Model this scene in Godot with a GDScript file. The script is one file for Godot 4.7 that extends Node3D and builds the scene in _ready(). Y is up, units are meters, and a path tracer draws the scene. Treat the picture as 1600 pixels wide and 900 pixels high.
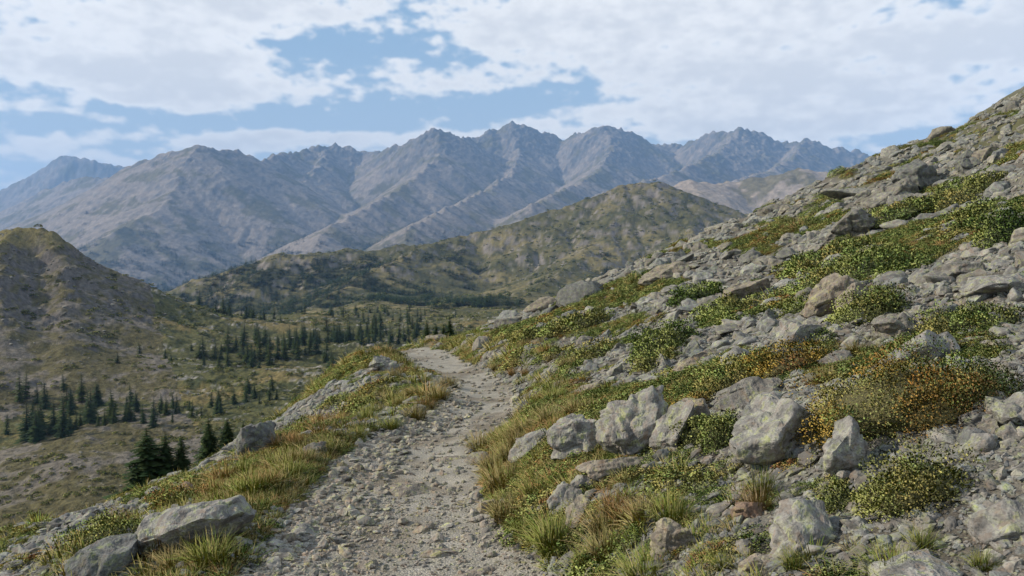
extends Node3D
# An alpine valley seen from a gravel trail that crosses a rocky hillside.
# World axes: x across the view, y up, the view runs towards -z. Metres.

# ------------------------------------------------------------------ shared tables
const D_TRAIL := [2.0, 4.55, 5.14, 5.9, 6.68, 7.7, 8.7, 9.75, 10.5, 11.39, 12.43, 13.69, 15.22, 17.13, 19.23, 21.2, 24.0, 30.0]
const L_TRAIL := [-1.4, -1.5, -1.58, -1.6, -1.62, -1.66, -1.61, -1.37, -1.18, -1.01, -0.95, -1.05, -1.4, -2.0, -2.6, -3.05, -4.4, -8.0]
const R_TRAIL := [0.45, 0.17, 0.0, -0.17, -0.26, -0.31, -0.30, -0.1, 0.07, 0.14, 0.14, 0.02, -0.3, -0.8, -1.2, -1.55, -2.5, -6.0]
const FLOOR_D := [0.0, 150.0, 250.0, 330.0, 430.0, 520.0, 800.0, 1300.0, 2500.0, 3500.0, 20000.0]
const FLOOR_Y := [-60.0, -58.0, -54.0, -47.0, -43.5, -50.0, -105.0, -190.0, -240.0, -230.0, -230.0]
# crest lines of the far mountains
const FAR_CRESTS := {
	"far_left": [Vector3(-6765, 745, -9000), Vector3(-5691, 922, -9000), Vector3(-5337, 879, -9000), Vector3(-4723, 921, -8600), Vector3(-4419, 867, -8600), Vector3(-4197, 809, -8700), Vector3(-3803, 716, -8900)],
	"sub_left": [Vector3(-4648, 50, -6500), Vector3(-4064, 176, -6400), Vector3(-3693, 383, -6300), Vector3(-3287, 503, -6200), Vector3(-2992, 468, -6000), Vector3(-2592, 464, -5600)],
	"pyramid": [Vector3(-2420, 297, -4700), Vector3(-2183, 421, -4600), Vector3(-1977, 487, -4550), Vector3(-1831, 514, -4500), Vector3(-1741, 535, -4500), Vector3(-1653, 518, -4600), Vector3(-1596, 533, -4700), Vector3(-1549, 502, -4900), Vector3(-1552, 498, -5100)],
	"pyramid_arete": [Vector3(-1741, 535, -4500), Vector3(-1711, 386, -4300), Vector3(-1708, 324, -4150), Vector3(-1673, 252, -4000), Vector3(-1658, 159, -3800), Vector3(-1677, 94, -3600), Vector3(-1675, 32, -3400)],
	"pyramid_flank": [Vector3(-2183, 421, -4600), Vector3(-2250, 203, -4300), Vector3(-2288, 47, -4000)],
	"main": [Vector3(-1552, 498, -5100), Vector3(-1549, 591, -5600), Vector3(-1466, 639, -5800), Vector3(-1374, 704, -6000), Vector3(-1229, 692, -6100), Vector3(-1036, 639, -6100), Vector3(-886, 660, -5900), Vector3(-681, 733, -5750), Vector3(-526, 776, -5700), Vector3(-412, 744, -5800), Vector3(-318, 756, -6200), Vector3(-202, 856, -6400), Vector3(0, 930, -6500), Vector3(128, 905, -6500), Vector3(260, 862, -6600), Vector3(423, 817, -6700), Vector3(539, 859, -6500), Vector3(732, 906, -6400), Vector3(949, 869, -6500), Vector3(1217, 775, -6700), Vector3(1428, 802, -6700), Vector3(1590, 854, -6500), Vector3(1767, 871, -6400), Vector3(1975, 849, -6500), Vector3(2163, 785, -6600), Vector3(2335, 813, -6500), Vector3(2554, 769, -6600), Vector3(2859, 723, -6700), Vector3(3090, 696, -6800), Vector3(3600, 579, -7000), Vector3(4915, 461, -7300)],
	"spur_one": [Vector3(-526, 776, -5700), Vector3(-474, 609, -5450), Vector3(-534, 441, -5000), Vector3(-642, 284, -4500), Vector3(-762, 142, -4000), Vector3(-838, 21, -3400)],
	"spur_two": [Vector3(-1374, 704, -6000), Vector3(-1305, 511, -5500), Vector3(-1306, 355, -5000), Vector3(-1320, 213, -4500)],
	"spur_three": [Vector3(0, 930, -6500), Vector3(58, 673, -6100), Vector3(0, 455, -5500), Vector3(-149, 297, -4700), Vector3(-317, 158, -4000), Vector3(-419, 52, -3300)],
	"spur_four": [Vector3(732, 906, -6400), Vector3(735, 671, -6000), Vector3(545, 439, -5300), Vector3(292, 290, -4600), Vector3(90, 165, -3800)],
	"spur_five": [Vector3(1767, 871, -6400), Vector3(1515, 651, -5900), Vector3(1069, 459, -5200), Vector3(681, 305, -4300), Vector3(371, 199, -3600)],
	"spur_six": [Vector3(2335, 813, -6500), Vector3(2017, 594, -5800), Vector3(1582, 434, -5000), Vector3(1164, 315, -4200)],
	"pale": [Vector3(416, 158, -2500), Vector3(556, 195, -2600), Vector3(705, 196, -2700), Vector3(833, 217, -2700), Vector3(982, 245, -2700), Vector3(1132, 219, -2700), Vector3(1375, 188, -2800), Vector3(1723, 183, -2900)],
}
# crest lines of the hills round the valley
const MID_CRESTS := {
	"left_hill": [Vector3(-412, 15.8, -400), Vector3(-333, 13.2, -400), Vector3(-286, 8.8, -400), Vector3(-254, 5.3, -400), Vector3(-234, 2.1, -398), Vector3(-219, -2.6, -400), Vector3(-210, -8.4, -405), Vector3(-197, -19.7, -412), Vector3(-188, -27.5, -420), Vector3(-179, -35.0, -430), Vector3(-165, -41.9, -440), Vector3(-153, -48.0, -455)],
	"mid_crest": [Vector3(-411, -73.5, -1000), Vector3(-366, -42.4, -1020), Vector3(-312, -17.9, -1060), Vector3(-230, -9.9, -1110), Vector3(-146, -4.8, -1150), Vector3(-57, 11.2, -1200), Vector3(50, 43.3, -1250), Vector3(134, 71.8, -1300), Vector3(195, 97.5, -1330), Vector3(246, 99.0, -1350), Vector3(306, 81.6, -1380), Vector3(366, 55.2, -1400), Vector3(518, 45.7, -1450), Vector3(714, 41.3, -1500), Vector3(1016, 50.4, -1600)],
	"spur_a": [Vector3(-94, 3.5, -1180), Vector3(-134, -19.4, -1050), Vector3(-176, -41.9, -920), Vector3(-192, -62.6, -800), Vector3(-190, -66.8, -720)],
	"spur_b": [Vector3(101, 60.6, -1280), Vector3(119, 7.1, -1150), Vector3(78, -27.4, -980), Vector3(33, -43.1, -830), Vector3(-16, -52.7, -660)],
	"spur_c": [Vector3(246, 99.0, -1350), Vector3(268, 44.3, -1250), Vector3(242, -4.4, -1050), Vector3(159, -32.0, -800)],
}

class Field:            # a height grid over the ground plan
	var x0: float
	var z0: float       # z of row 0 (most negative)
	var step: float
	var w: int
	var h: int
	var y: PackedFloat32Array
	var flow: PackedFloat32Array      # how much ground drains through each cell
	func drained(x: float, z: float) -> float:
		var i := clampi(int((x - x0) / step), 0, w - 2)
		var j := clampi(int((z - z0) / step), 0, h - 2)
		var fx := clampf((x - x0) / step - i, 0.0, 1.0)
		var fz := clampf((z - z0) / step - j, 0.0, 1.0)
		var k := j * w + i
		return lerpf(lerpf(flow[k], flow[k + 1], fx), lerpf(flow[k + w], flow[k + w + 1], fx), fz)
	func at(x: float, z: float) -> float:
		var fx := clampf((x - x0) / step, 0.0, w - 1.001)
		var fz := clampf((z - z0) / step, 0.0, h - 1.001)
		var i := int(fx)
		var j := int(fz)
		fx -= i
		fz -= j
		fx = fx * fx * (3.0 - 2.0 * fx) * 0.35 + fx * 0.65
		fz = fz * fz * (3.0 - 2.0 * fz) * 0.35 + fz * 0.65
		var k := j * w + i
		return lerpf(lerpf(y[k], y[k + 1], fx), lerpf(y[k + w], y[k + w + 1], fx), fz)

var far_field: Field
var mid_field: Field
var left_edge := PackedFloat32Array()
var right_edge := PackedFloat32Array()
var noise := FastNoiseLite.new()      # one octave
var fbm := FastNoiseLite.new()        # five octaves
var ridged := FastNoiseLite.new()
var billow := FastNoiseLite.new()
var cell_edge := FastNoiseLite.new()
var cell_step := FastNoiseLite.new()
var rng := RandomNumberGenerator.new()
var clock := 0

func lap(what: String) -> void:
	var now := Time.get_ticks_msec()
	print("%s: %d ms" % [what, now - clock])
	clock = now

func table(ds: Array, vs: Array, d: float) -> float:
	if d <= ds[0]: return vs[0]
	for i in range(1, ds.size()):
		if d <= ds[i]:
			return lerpf(vs[i - 1], vs[i], (d - ds[i - 1]) / (ds[i] - ds[i - 1]))
	return vs[-1]

func smax(a: float, b: float, k: float) -> float:
	var q := maxf(k - absf(a - b), 0.0) / k
	return maxf(a, b) + q * q * k * 0.25

# ------------------------------------------------------------------ sky
func cloud_cover(a: float, e: float) -> float:
	# where the cloud banks lie; a is degrees round, e degrees up
	var c := -0.62
	c += 0.72 * bank(a, e, -31.0, 13.2, 14.0, 4.4)
	c += 0.92 * bank(a, e, -15.0, 10.5, 14.5, 1.6)
	c += 0.50 * bank(a, e, -20.0, 14.5, 6.0, 2.8)
	c += 0.80 * bank(a, e, -4.0, 16.2, 17.0, 2.6)
	c += 0.74 * bank(a, e, 18.0, 13.6, 20.0, 3.9)
	c += 0.60 * bank(a, e, 27.0, 10.8, 18.0, 1.9)
	c += 0.62 * bank(a, e, 18.0, 9.0, 12.0, 1.3)
	c += 0.56 * bank(a, e, 7.0, 8.0, 13.0, 0.9)
	c += 0.52 * bank(a, e, 22.0, 7.6, 12.0, 0.8)
	c += 0.48 * bank(a, e, 3.0, 6.7, 22.0, 1.0)
	c += 0.44 * bank(a, e, -26.0, 7.0, 11.0, 0.9)
	c += 0.46 * bank(a, e, -14.0, 6.0, 14.0, 0.9)
	c += 0.50 * bank(a, e, -34.0, 5.6, 13.0, 0.9)
	return maxf(c, -0.42 + 0.10 * smoothstep(9.0, 6.0, e))

func bank(px: float, py: float, cx: float, cy: float, rx: float, ry: float) -> float:
	var q := ((px - cx) / rx) ** 2 + ((py - cy) / ry) ** 2
	return exp(-q * q * 0.7) if q < 2.6 else 0.0

func cloud_density(az: float, el: float) -> float:
	var up := sin(el)
	var t := 1.0 / (up + 0.11)
	var x := sin(az) * cos(el) * t
	var z := cos(az) * cos(el) * t
	var a := rad_to_deg(az)
	var e := rad_to_deg(el)
	var outside := clampf(smoothstep(38.0, 55.0, absf(a)) + smoothstep(17.5, 26.0, e), 0.0, 1.0)
	var c := 0.02
	if outside < 1.0:
		var wa := noise.get_noise_3d(x * 90.0, z * 90.0, 40.0) * 3.5
		var we := noise.get_noise_3d(x * 90.0, z * 110.0, 90.0) * 0.9
		c = lerpf(cloud_cover(a + wa, e + we), c, outside)
	var big := fbm.get_noise_3d(x * 90.0, z * 120.0, 7.0)
	var puff := billow.get_noise_3d(x * 260.0, z * 300.0, 3.0) + 0.55
	var fine := fbm.get_noise_3d(a * 46.0, e * 95.0, 21.0)
	var curl := billow.get_noise_3d(a * 75.0, e * 150.0, 60.0) + 0.55
	return c + big * 0.85 - puff * 0.62 - curl * 0.46 + fine * 0.52 + 0.07

func sky_image(w: int, h: int, az0: float, az1: float, el0: float, el1: float) -> Image:
	var dens := PackedFloat32Array()
	dens.resize(w * h)
	for j in h:
		var el := lerpf(el1, el0, (j + 0.5) / h)
		if el < -0.01: continue
		for i in w:
			dens[j * w + i] = cloud_density(lerpf(az0, az1, (i + 0.5) / w), maxf(el, 0.0))
	var data := PackedByteArray()
	data.resize(w * h * 3)
	var r := RandomNumberGenerator.new()
	r.seed = 5
	var k := 0
	var coarse := (az1 - az0) / w * 4096.0 / TAU
	for j in h:
		var e := maxf(lerpf(el1, el0, (j + 0.5) / h), 0.0)
		var q := pow(clampf(1.0 - sin(e), 0.0, 1.0), 6.0)
		var blue := Color(0.19, 0.35, 0.55).lerp(Color(0.66, 0.745, 0.80), q)
		var white := Color(0.86, 0.865, 0.87).lerp(Color(0.70, 0.745, 0.79), smoothstep(0.16, 0.0, e) * 0.6)
		var grey := Color(0.34, 0.385, 0.46)
		var most := lerpf(0.75, 0.97, smoothstep(0.0, 0.15, e))
		for i in w:
			var d := dens[j * w + i]
			var c := white.lerp(grey, smoothstep(0.10, 0.95, d + 0.30 * noise.get_noise_2d(i * 0.22 * coarse, j * 0.9 * coarse)) * 0.36)
			c = blue.lerp(c, smoothstep(-0.22, 0.24, d) * most).linear_to_srgb()
			var dither := r.randf()
			data[k] = int(c.r * 254.0 + dither)
			data[k + 1] = int(c.g * 254.0 + dither)
			data[k + 2] = int(c.b * 254.0 + dither)
			k += 3
	return Image.create_from_data(w, h, false, Image.FORMAT_RGB8, data)

func make_sky() -> ImageTexture:
	var whole := sky_image(512, 256, -PI, PI, -PI / 2, PI / 2)
	whole.resize(4096, 2048, Image.INTERPOLATE_CUBIC)
	# the same sky once more, finer, round the middle
	var p := TAU / 4096.0
	var part := sky_image(860, 240, -430 * p, 430 * p, -10 * p, 230 * p)
	whole.blit_rect(part, Rect2i(0, 0, 860, 240), Vector2i(2048 - 430, 1024 - 230))
	return ImageTexture.create_from_image(whole)

# ------------------------------------------------------------------ height fields
func draw_crest(f: Field, pts: Array, rough: float, scale: float) -> void:
	for s in pts.size() - 1:
		var a: Vector3 = pts[s]
		var b: Vector3 = pts[s + 1]
		var n := int(ceil(Vector2(a.x - b.x, a.z - b.z).length() / f.step * 1.6)) + 1
		for q in n + 1:
			var p := a.lerp(b, float(q) / n)
			p.y += ridged.get_noise_2d(p.x * scale, p.z * scale) * rough
			var side := fbm.get_noise_2d(p.x * scale * 0.5, p.z * scale * 0.5 + 300.0)
			var i := int(round((p.x + side * rough * 0.9 - f.x0) / f.step))
			var j := int(round((p.z + side * rough * 0.9 - f.z0) / f.step))
			if i >= 0 and j >= 0 and i < f.w and j < f.h:
				f.y[j * f.w + i] = maxf(f.y[j * f.w + i], p.y)

func spread(f: Field, low: float, high: float, s_low: float, s_high: float, scale: float, vary: float) -> void:
	# flanks: every cell is at least its neighbour minus a slope that grows with height and varies from place to place
	var slope := PackedFloat32Array()
	slope.resize(f.w * f.h)
	for j in f.h:
		for i in f.w:
			slope[j * f.w + i] = 1.0 + vary * fbm.get_noise_2d((f.x0 + i * f.step) * scale, (f.z0 + j * f.step) * scale)
	var w := f.w
	var y := f.y
	var dg := f.step * 1.4142
	var kn := f.step * 2.236
	for sweep in 4:
		var down := sweep % 2 == 0
		for jj in f.h:
			var j := jj if down else f.h - 1 - jj
			var j2 := j - 1 if down else j + 1
			if j2 < 0 or j2 >= f.h: continue
			for ii in w:
				var i := ii if down else w - 1 - ii
				var k := j * w + i
				var m := j2 * w + i
				var best := y[k]
				var near := y[m]
				var v := near - f.step * lerpf(s_low, s_high, clampf((near - low) / (high - low), 0.0, 1.0)) * slope[k]
				if v > best: best = v
				for o in [-1, 1]:
					if i + o < 0 or i + o >= w: continue
					near = y[m + o]
					v = near - dg * lerpf(s_low, s_high, clampf((near - low) / (high - low), 0.0, 1.0)) * slope[k]
					if v > best: best = v
					if i + 2 * o >= 0 and i + 2 * o < w:
						near = y[m + 2 * o]
						v = near - kn * lerpf(s_low, s_high, clampf((near - low) / (high - low), 0.0, 1.0)) * slope[k]
						if v > best: best = v
				var o1 := -1 if down else 1
				if i + o1 >= 0 and i + o1 < w:
					near = y[k + o1]
					v = near - f.step * lerpf(s_low, s_high, clampf((near - low) / (high - low), 0.0, 1.0)) * slope[k]
					if v > best: best = v
				y[k] = best
	f.y = y

func erode(f: Field, rounds: int, strength: float) -> void:
	# running water: steepest-descent drainage, then the implicit stream-power step from the outlets upwards
	var w := f.w
	var n := f.w * f.h
	var y := f.y
	var to := PackedInt32Array()
	to.resize(n)
	var far := PackedFloat32Array()
	far.resize(n)
	var off := [-1, 1, -w, w, -w - 1, -w + 1, w - 1, w + 1]
	var order := PackedInt64Array()
	order.resize(n)
	for r in rounds:
		var area := PackedFloat32Array()
		area.resize(n)
		area.fill(1.0)
		for k in n:
			order[k] = (int((y[k] + 1000.0) * 500.0) << 22) | k
			to[k] = -1
			var i := k % w
			if i == 0 or i == w - 1 or k < w or k >= n - w: continue
			var best := 0.0
			for o in 8:
				var m: int = k + off[o]
				var g := (y[k] - y[m]) * (1.0 if o < 4 else 0.7071)
				if g > best:
					best = g
					to[k] = m
					far[k] = f.step if o < 4 else f.step * 1.4142
		order.sort()
		for q in range(n - 1, -1, -1):
			var k := order[q] & 0x3FFFFF
			if to[k] >= 0: area[to[k]] += area[k]
		if r == rounds - 1: f.flow = area
		for q in n:
			var k := order[q] & 0x3FFFFF
			if to[k] < 0: continue
			var c := strength * sqrt(minf(area[k], 400.0)) / far[k]
			y[k] = (y[k] + c * y[to[k]]) / (1.0 + c)
	f.y = y

func new_field(x0: float, x1: float, z0: float, z1: float, step: float) -> Field:
	var f := Field.new()
	f.x0 = x0
	f.z0 = z0
	f.step = step
	f.w = int((x1 - x0) / step) + 1
	f.h = int((z1 - z0) / step) + 1
	f.y.resize(f.w * f.h)
	f.y.fill(-400.0)
	return f

func make_fields() -> void:
	far_field = new_field(-7200, 5200, -10000, -1900, 30.0)
	for k in FAR_CRESTS:
		var rough: float = {"main": 52.0, "far_left": 14.0, "sub_left": 18.0, "pale": 16.0, "pyramid": 12.0, "pyramid_arete": 14.0}.get(k, 22.0)
		draw_crest(far_field, FAR_CRESTS[k], rough, 0.9)
	spread(far_field, -240.0, 800.0, 0.42, 0.82, 0.22, 0.40)
	for j in far_field.h:
		for i in far_field.w:
			var x := far_field.x0 + i * far_field.step
			var z := far_field.z0 + j * far_field.step
			var k := j * far_field.w + i
			var fl := table(FLOOR_D, FLOOR_Y, -z)
			var y := smax(far_field.y[k], fl, 60.0)
			var up := clampf((y - fl) / 300.0, 0.0, 1.0)
			far_field.y[k] = y + fbm.get_noise_2d(x * 0.22, z * 0.22) * 30.0 * up * (1.0 - 0.5 * up) + ridged.get_noise_2d(x * 0.5, z * 0.5) * 9.0 * up
	lap("far spread")
	erode(far_field, 2, 0.8)
	lap("far erosion")
	mid_field = new_field(-900, 1300, -2600, -40, 8.0)
	draw_crest(mid_field, MID_CRESTS["left_hill"], 1.0, 3.0)
	draw_crest(mid_field, [Vector3(-223, -1, -400), Vector3(-190, -22, -340), Vector3(-167, -34, -300), Vector3(-140, -44, -255)], 2.0, 3.0)
	draw_crest(mid_field, [Vector3(-254, 5, -400), Vector3(-217, -12, -340), Vector3(-191, -29, -300), Vector3(-160, -44, -250), Vector3(-140, -52, -220)], 2.0, 3.0)
	draw_crest(mid_field, [Vector3(-193, -23, -416), Vector3(-167, -34, -360), Vector3(-145, -42, -315), Vector3(-125, -47, -270)], 1.5, 3.0)
	draw_crest(mid_field, [Vector3(-333, 13, -400), Vector3(-290, -6, -330), Vector3(-245, -34, -262), Vector3(-205, -51, -212)], 2.0, 3.0)
	spread(mid_field, -56.0, 4.0, 0.16, 0.85, 2.2, 0.35)
	var bare_hill := mid_field.y
	mid_field.y = PackedFloat32Array()
	mid_field.y.resize(bare_hill.size())
	mid_field.y.fill(-400.0)
	for k in MID_CRESTS:
		if k != "left_hill": draw_crest(mid_field, MID_CRESTS[k], 4.0, 3.0)
	spread(mid_field, -260.0, 90.0, 0.20, 0.48, 2.2, 0.5)
	for k in bare_hill.size():
		if bare_hill[k] > mid_field.y[k]: mid_field.y[k] = bare_hill[k]
	for j in mid_field.h:
		for i in mid_field.w:
			var x := mid_field.x0 + i * mid_field.step
			var z := mid_field.z0 + j * mid_field.step
			var k := j * mid_field.w + i
			var fl := table(FLOOR_D, FLOOR_Y, -z)
			fl = lerpf(fl, maxf(fl, -45.0 - 0.035 * maxf(-z - 450.0, 0.0)), smoothstep(-230.0, -90.0, x + (-z - 450.0) * 0.12))
			fl += fbm.get_noise_2d(x * 1.3, z * 1.3) * 5.0 + maxf(0.0, x - 60.0) * 0.03
			var y := smax(mid_field.y[k], fl, 14.0)
			var up := clampf((y - fl) / 40.0, 0.0, 1.0)
			mid_field.y[k] = y + fbm.get_noise_2d(x * 1.6 + 70.0, z * 1.6) * 8.0 * up + ridged.get_noise_2d(x * 2.2, z * 2.2) * (3.2 if z < -560.0 else 2.0) * up * smoothstep(-0.1, 0.25, fbm.get_noise_2d(x * 0.9 + 20.0, z * 0.9))
	erode(mid_field, 2, 0.3)
	lap("mid field")
	for k in 400:
		left_edge.append(table(D_TRAIL, L_TRAIL, k * 0.1))
		right_edge.append(table(D_TRAIL, R_TRAIL, k * 0.1))

func trail_left(d: float) -> float:
	return left_edge[clampi(int(d * 10.0), 0, 399)]

func trail_right(d: float) -> float:
	return right_edge[clampi(int(d * 10.0), 0, 399)]

# the hillside the trail crosses
func near_ground(x: float, d: float) -> float:
	var dd := maxf(d, 0.0)
	var k := clampf(dd * 10.0, 0.0, 398.9)
	var ki := int(k)
	var l := lerpf(left_edge[ki], left_edge[ki + 1], k - ki)
	var r := lerpf(right_edge[ki], right_edge[ki + 1], k - ki)
	var y := -1.65 - 0.06 * dd
	if x > r:
		var u := x - r
		var ub := x - maxf(r, -1.7)
		y += 0.20 * smoothstep(0.0, 0.7, u) + 0.338 * maxf(ub, 0.0) + 0.0014 * minf(ub * ub, 3000.0)
		var rough := smoothstep(0.2, 2.0, u)
		y += noise.get_noise_2d(x * 28.0, d * 28.0) * 0.16 * rough
		y += fbm.get_noise_2d(x * 9.0 + 50.0, d * 9.0) * 0.6 * smoothstep(1.0, 8.0, u)
		y += ridged.get_noise_2d(x * 4.0, d * 6.0) * 0.8 * smoothstep(6.0, 22.0, u)
	elif x < l:
		var u := l - x
		y += 0.07 * smoothstep(0.0, 0.35, u) - 0.12 * minf(u, 1.2) - lerpf(0.34, 0.44, smoothstep(6.5, 11.0, d)) * clampf(u - 1.2, 0.0, 8.0)
		y += noise.get_noise_2d(x * 30.0, d * 30.0) * 0.13 * smoothstep(0.1, 1.2, u)
		y += fbm.get_noise_2d(x * 10.0, d * 10.0) * 0.35 * smoothstep(0.6, 4.0, u)
	else:
		var m := (x - l) / (r - l)
		y -= 0.05 * sin(m * PI)
	y += fbm.get_noise_2d(x * 90.0, d * 90.0) * 0.035
	var e1 := -(6.2 - 0.155 * (clampf(d, 0.0, 26.0) - 4.0)) - x
	var e2 := (d - 24.5 - maxf(x, -4.0)) * 0.75
	var dl := 0.85 * e1 * e1 / (e1 + 2.5) if e1 > 0.0 else 0.0
	var df := 0.6 * e2 * e2 / (e2 + 25.0) if e2 > 0.0 else 0.0
	return y - sqrt(dl * dl + df * df)

func valley_ground(x: float, z: float, dist: float) -> float:
	var y := mid_field.at(x, z)
	if dist > 1500.0:
		var f := far_field.at(x, z)
		var high := smoothstep(380.0, 700.0, f + 260.0 * fbm.get_noise_2d(x * 0.5, z * 0.5))
		f += ridged.get_noise_2d(x * 1.1, z * 1.1) * lerpf(1.5, 17.0, high) + ridged.get_noise_2d(x * 3.1 + 9.0, z * 3.1) * lerpf(1.5, 6.0, high)
		y = smax(lerpf(y, -400.0, smoothstep(1700.0, 2500.0, dist)), f, 20.0)
	elif dist > 100.0:
		var rough := smoothstep(0.1, 0.5, fbm.get_noise_2d(x * 1.1 + 400.0, z * 1.1) + 0.25)
		y += ridged.get_noise_2d(x * 7.0, z * 7.0) * lerpf(0.2, 1.3, rough) + fbm.get_noise_2d(x * 16.0, z * 16.0) * 0.5
	return y

func ground(x: float, z: float) -> float:
	var dist := sqrt(x * x + z * z)
	if dist < 25.0: return near_ground(x, -z)
	var v := valley_ground(x, z, dist)
	if dist > 700.0: return v
	return smax(near_ground(x, -z), v, 4.0)

# ------------------------------------------------------------------ terrain
func new_noise(kind: int, octaves: int, seed: int, fractal: int) -> FastNoiseLite:
	var n := FastNoiseLite.new()
	n.noise_type = kind
	n.seed = seed
	n.frequency = 0.01
	n.fractal_type = fractal
	n.fractal_octaves = octaves
	return n

func veg(x: float, d: float) -> float:
	# where low plants cover the hillside (1) and where stones lie bare (0)
	var n := fbm.get_noise_2d(x * 34.0 + d * 12.0, d * 19.0 + 900.0) + 0.45 * noise.get_noise_2d(x * 10.0, d * 7.0 + 40.0)
	if x < trail_left(d): return smoothstep(-0.22, 0.10, n)
	n -= 0.45 * smoothstep(6.4, 4.8, d)
	return smoothstep(0.02, 0.24, n)

func ground_color(x: float, y: float, z: float, dist: float, flat: float, region: int) -> Color:
	var s := 1.0 - flat
	var c: Color
	match region:
		0:
			var n := fbm.get_noise_2d(x * 60.0, z * 60.0)
			c = Color(0.37, 0.34, 0.29).lerp(Color(0.25, 0.21, 0.16), smoothstep(0.0, 0.4, n + 0.5 * noise.get_noise_2d(x * 25.0, z * 25.0)))
		1:
			var n := fbm.get_noise_2d(x * 45.0, z * 45.0)
			var v := veg(x, -z)
			c = Color(0.135, 0.118, 0.096).lerp(Color(0.20, 0.19, 0.168), smoothstep(-0.1, 0.3, n))
			c = c.lerp(Color(0.125, 0.12, 0.045), v * 0.8)
			var brow := -(6.2 - 0.155 * (clampf(-z, 0.0, 26.0) - 4.0)) - x
			if brow > 2.0:
				var n2 := fbm.get_noise_2d(x * 9.0, z * 14.0)
				var m := Color(0.105, 0.105, 0.042).lerp(Color(0.17, 0.14, 0.06), smoothstep(-0.1, 0.35, n2 + fbm.get_noise_2d(x * 2.0, z * 2.0) * 0.6))
				m = m.lerp(Color(0.06, 0.065, 0.03), smoothstep(0.14, 0.3, fbm.get_noise_2d(x * 14.0 + 8.0, z * 18.0)))
				c = c.lerp(m, smoothstep(2.0, 6.0, brow + n2 * 4.0))
			elif dist > 26.0:
				c = c.lerp(Color(0.12, 0.115, 0.05), smoothstep(0.0, 0.12, fbm.get_noise_2d(x * 12.0, z * 12.0)))
		2:
			var n1 := fbm.get_noise_2d(x * 1.6, z * 2.6)
			var n2 := fbm.get_noise_2d(x * 9.0, z * 14.0)
			c = Color(0.080, 0.078, 0.032).lerp(Color(0.145, 0.115, 0.05), smoothstep(0.0, 0.4, n1 + n2 * 0.5))
			c = c.lerp(Color(0.045, 0.05, 0.024), smoothstep(0.16, 0.32, n2 - n1 * 0.3))
			c = c.lerp(Color(0.22, 0.205, 0.18), smoothstep(0.24, 0.4, fbm.get_noise_2d(x * 5.0 + 31.0, z * 8.0)) * smoothstep(-0.3, 0.2, noise.get_noise_2d(x * 60.0, z * 60.0)))
		3:
			var n1 := fbm.get_noise_2d(x * 2.5, z * 2.5 + 77.0)
			var n2 := fbm.get_noise_2d(x * 12.0, z * 12.0)
			c = Color(0.082, 0.072, 0.036).lerp(Color(0.125, 0.11, 0.09), smoothstep(-0.12, 0.25, n1 + n2 * 0.8))
			c = c.lerp(Color(0.10, 0.09, 0.082), smoothstep(0.10, 0.22, s + n2 * 0.15))
			c = c.lerp(Color(0.135, 0.115, 0.045), smoothstep(-8.0, 6.0, y + n2 * 14.0) * 0.8)
		4:
			var n1 := fbm.get_noise_2d(x * 0.8, z * 0.8 + 77.0)
			var n2 := fbm.get_noise_2d(x * 5.0, z * 5.0)
			c = Color(0.092, 0.086, 0.040).lerp(Color(0.165, 0.138, 0.064), smoothstep(-0.1, 0.35, n1))
			c = c.lerp(Color(0.175, 0.155, 0.135), smoothstep(0.08, 0.26, s * 2.0 - 0.14 + n2 * 0.35 + n1 * 0.12))
			c = c.lerp(Color(0.055, 0.058, 0.03), smoothstep(0.14, 0.3, fbm.get_noise_2d(x * 4.0 + 9.0, z * 4.0) - n1 * 0.2) * 0.8)
		_:
			var n1 := fbm.get_noise_2d(x * 0.3, z * 0.3)
			var n2 := fbm.get_noise_2d(x * 1.8, z * 1.8)
			c = Color(0.215, 0.182, 0.155).lerp(Color(0.098, 0.099, 0.102), smoothstep(0.12, 0.30, s + n2 * 0.20 + n1 * 0.10))
			c = c.lerp(Color(0.30, 0.245, 0.20), smoothstep(3.0, 9.0, far_field.drained(x, z)) * smoothstep(-0.3, 0.1, n2) * 0.35)
			if z > -3300.0 and x > 250.0: c = c.lerp(Color(0.38, 0.31, 0.25), 0.5)
			c = c.lerp(Color(0.105, 0.095, 0.048), smoothstep(0.0, 0.22, n1 + 0.12 - s * 1.3 + n2 * 0.45) * 0.8)
	if region > 1: c *= 1.4 if region < 4 else 1.22
	var grain: float = [260.0, 260.0, 40.0, 40.0, 14.0, 6.0][region]
	return c * (1.0 + 0.25 * noise.get_noise_2d(x * grain, z * grain))

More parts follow.
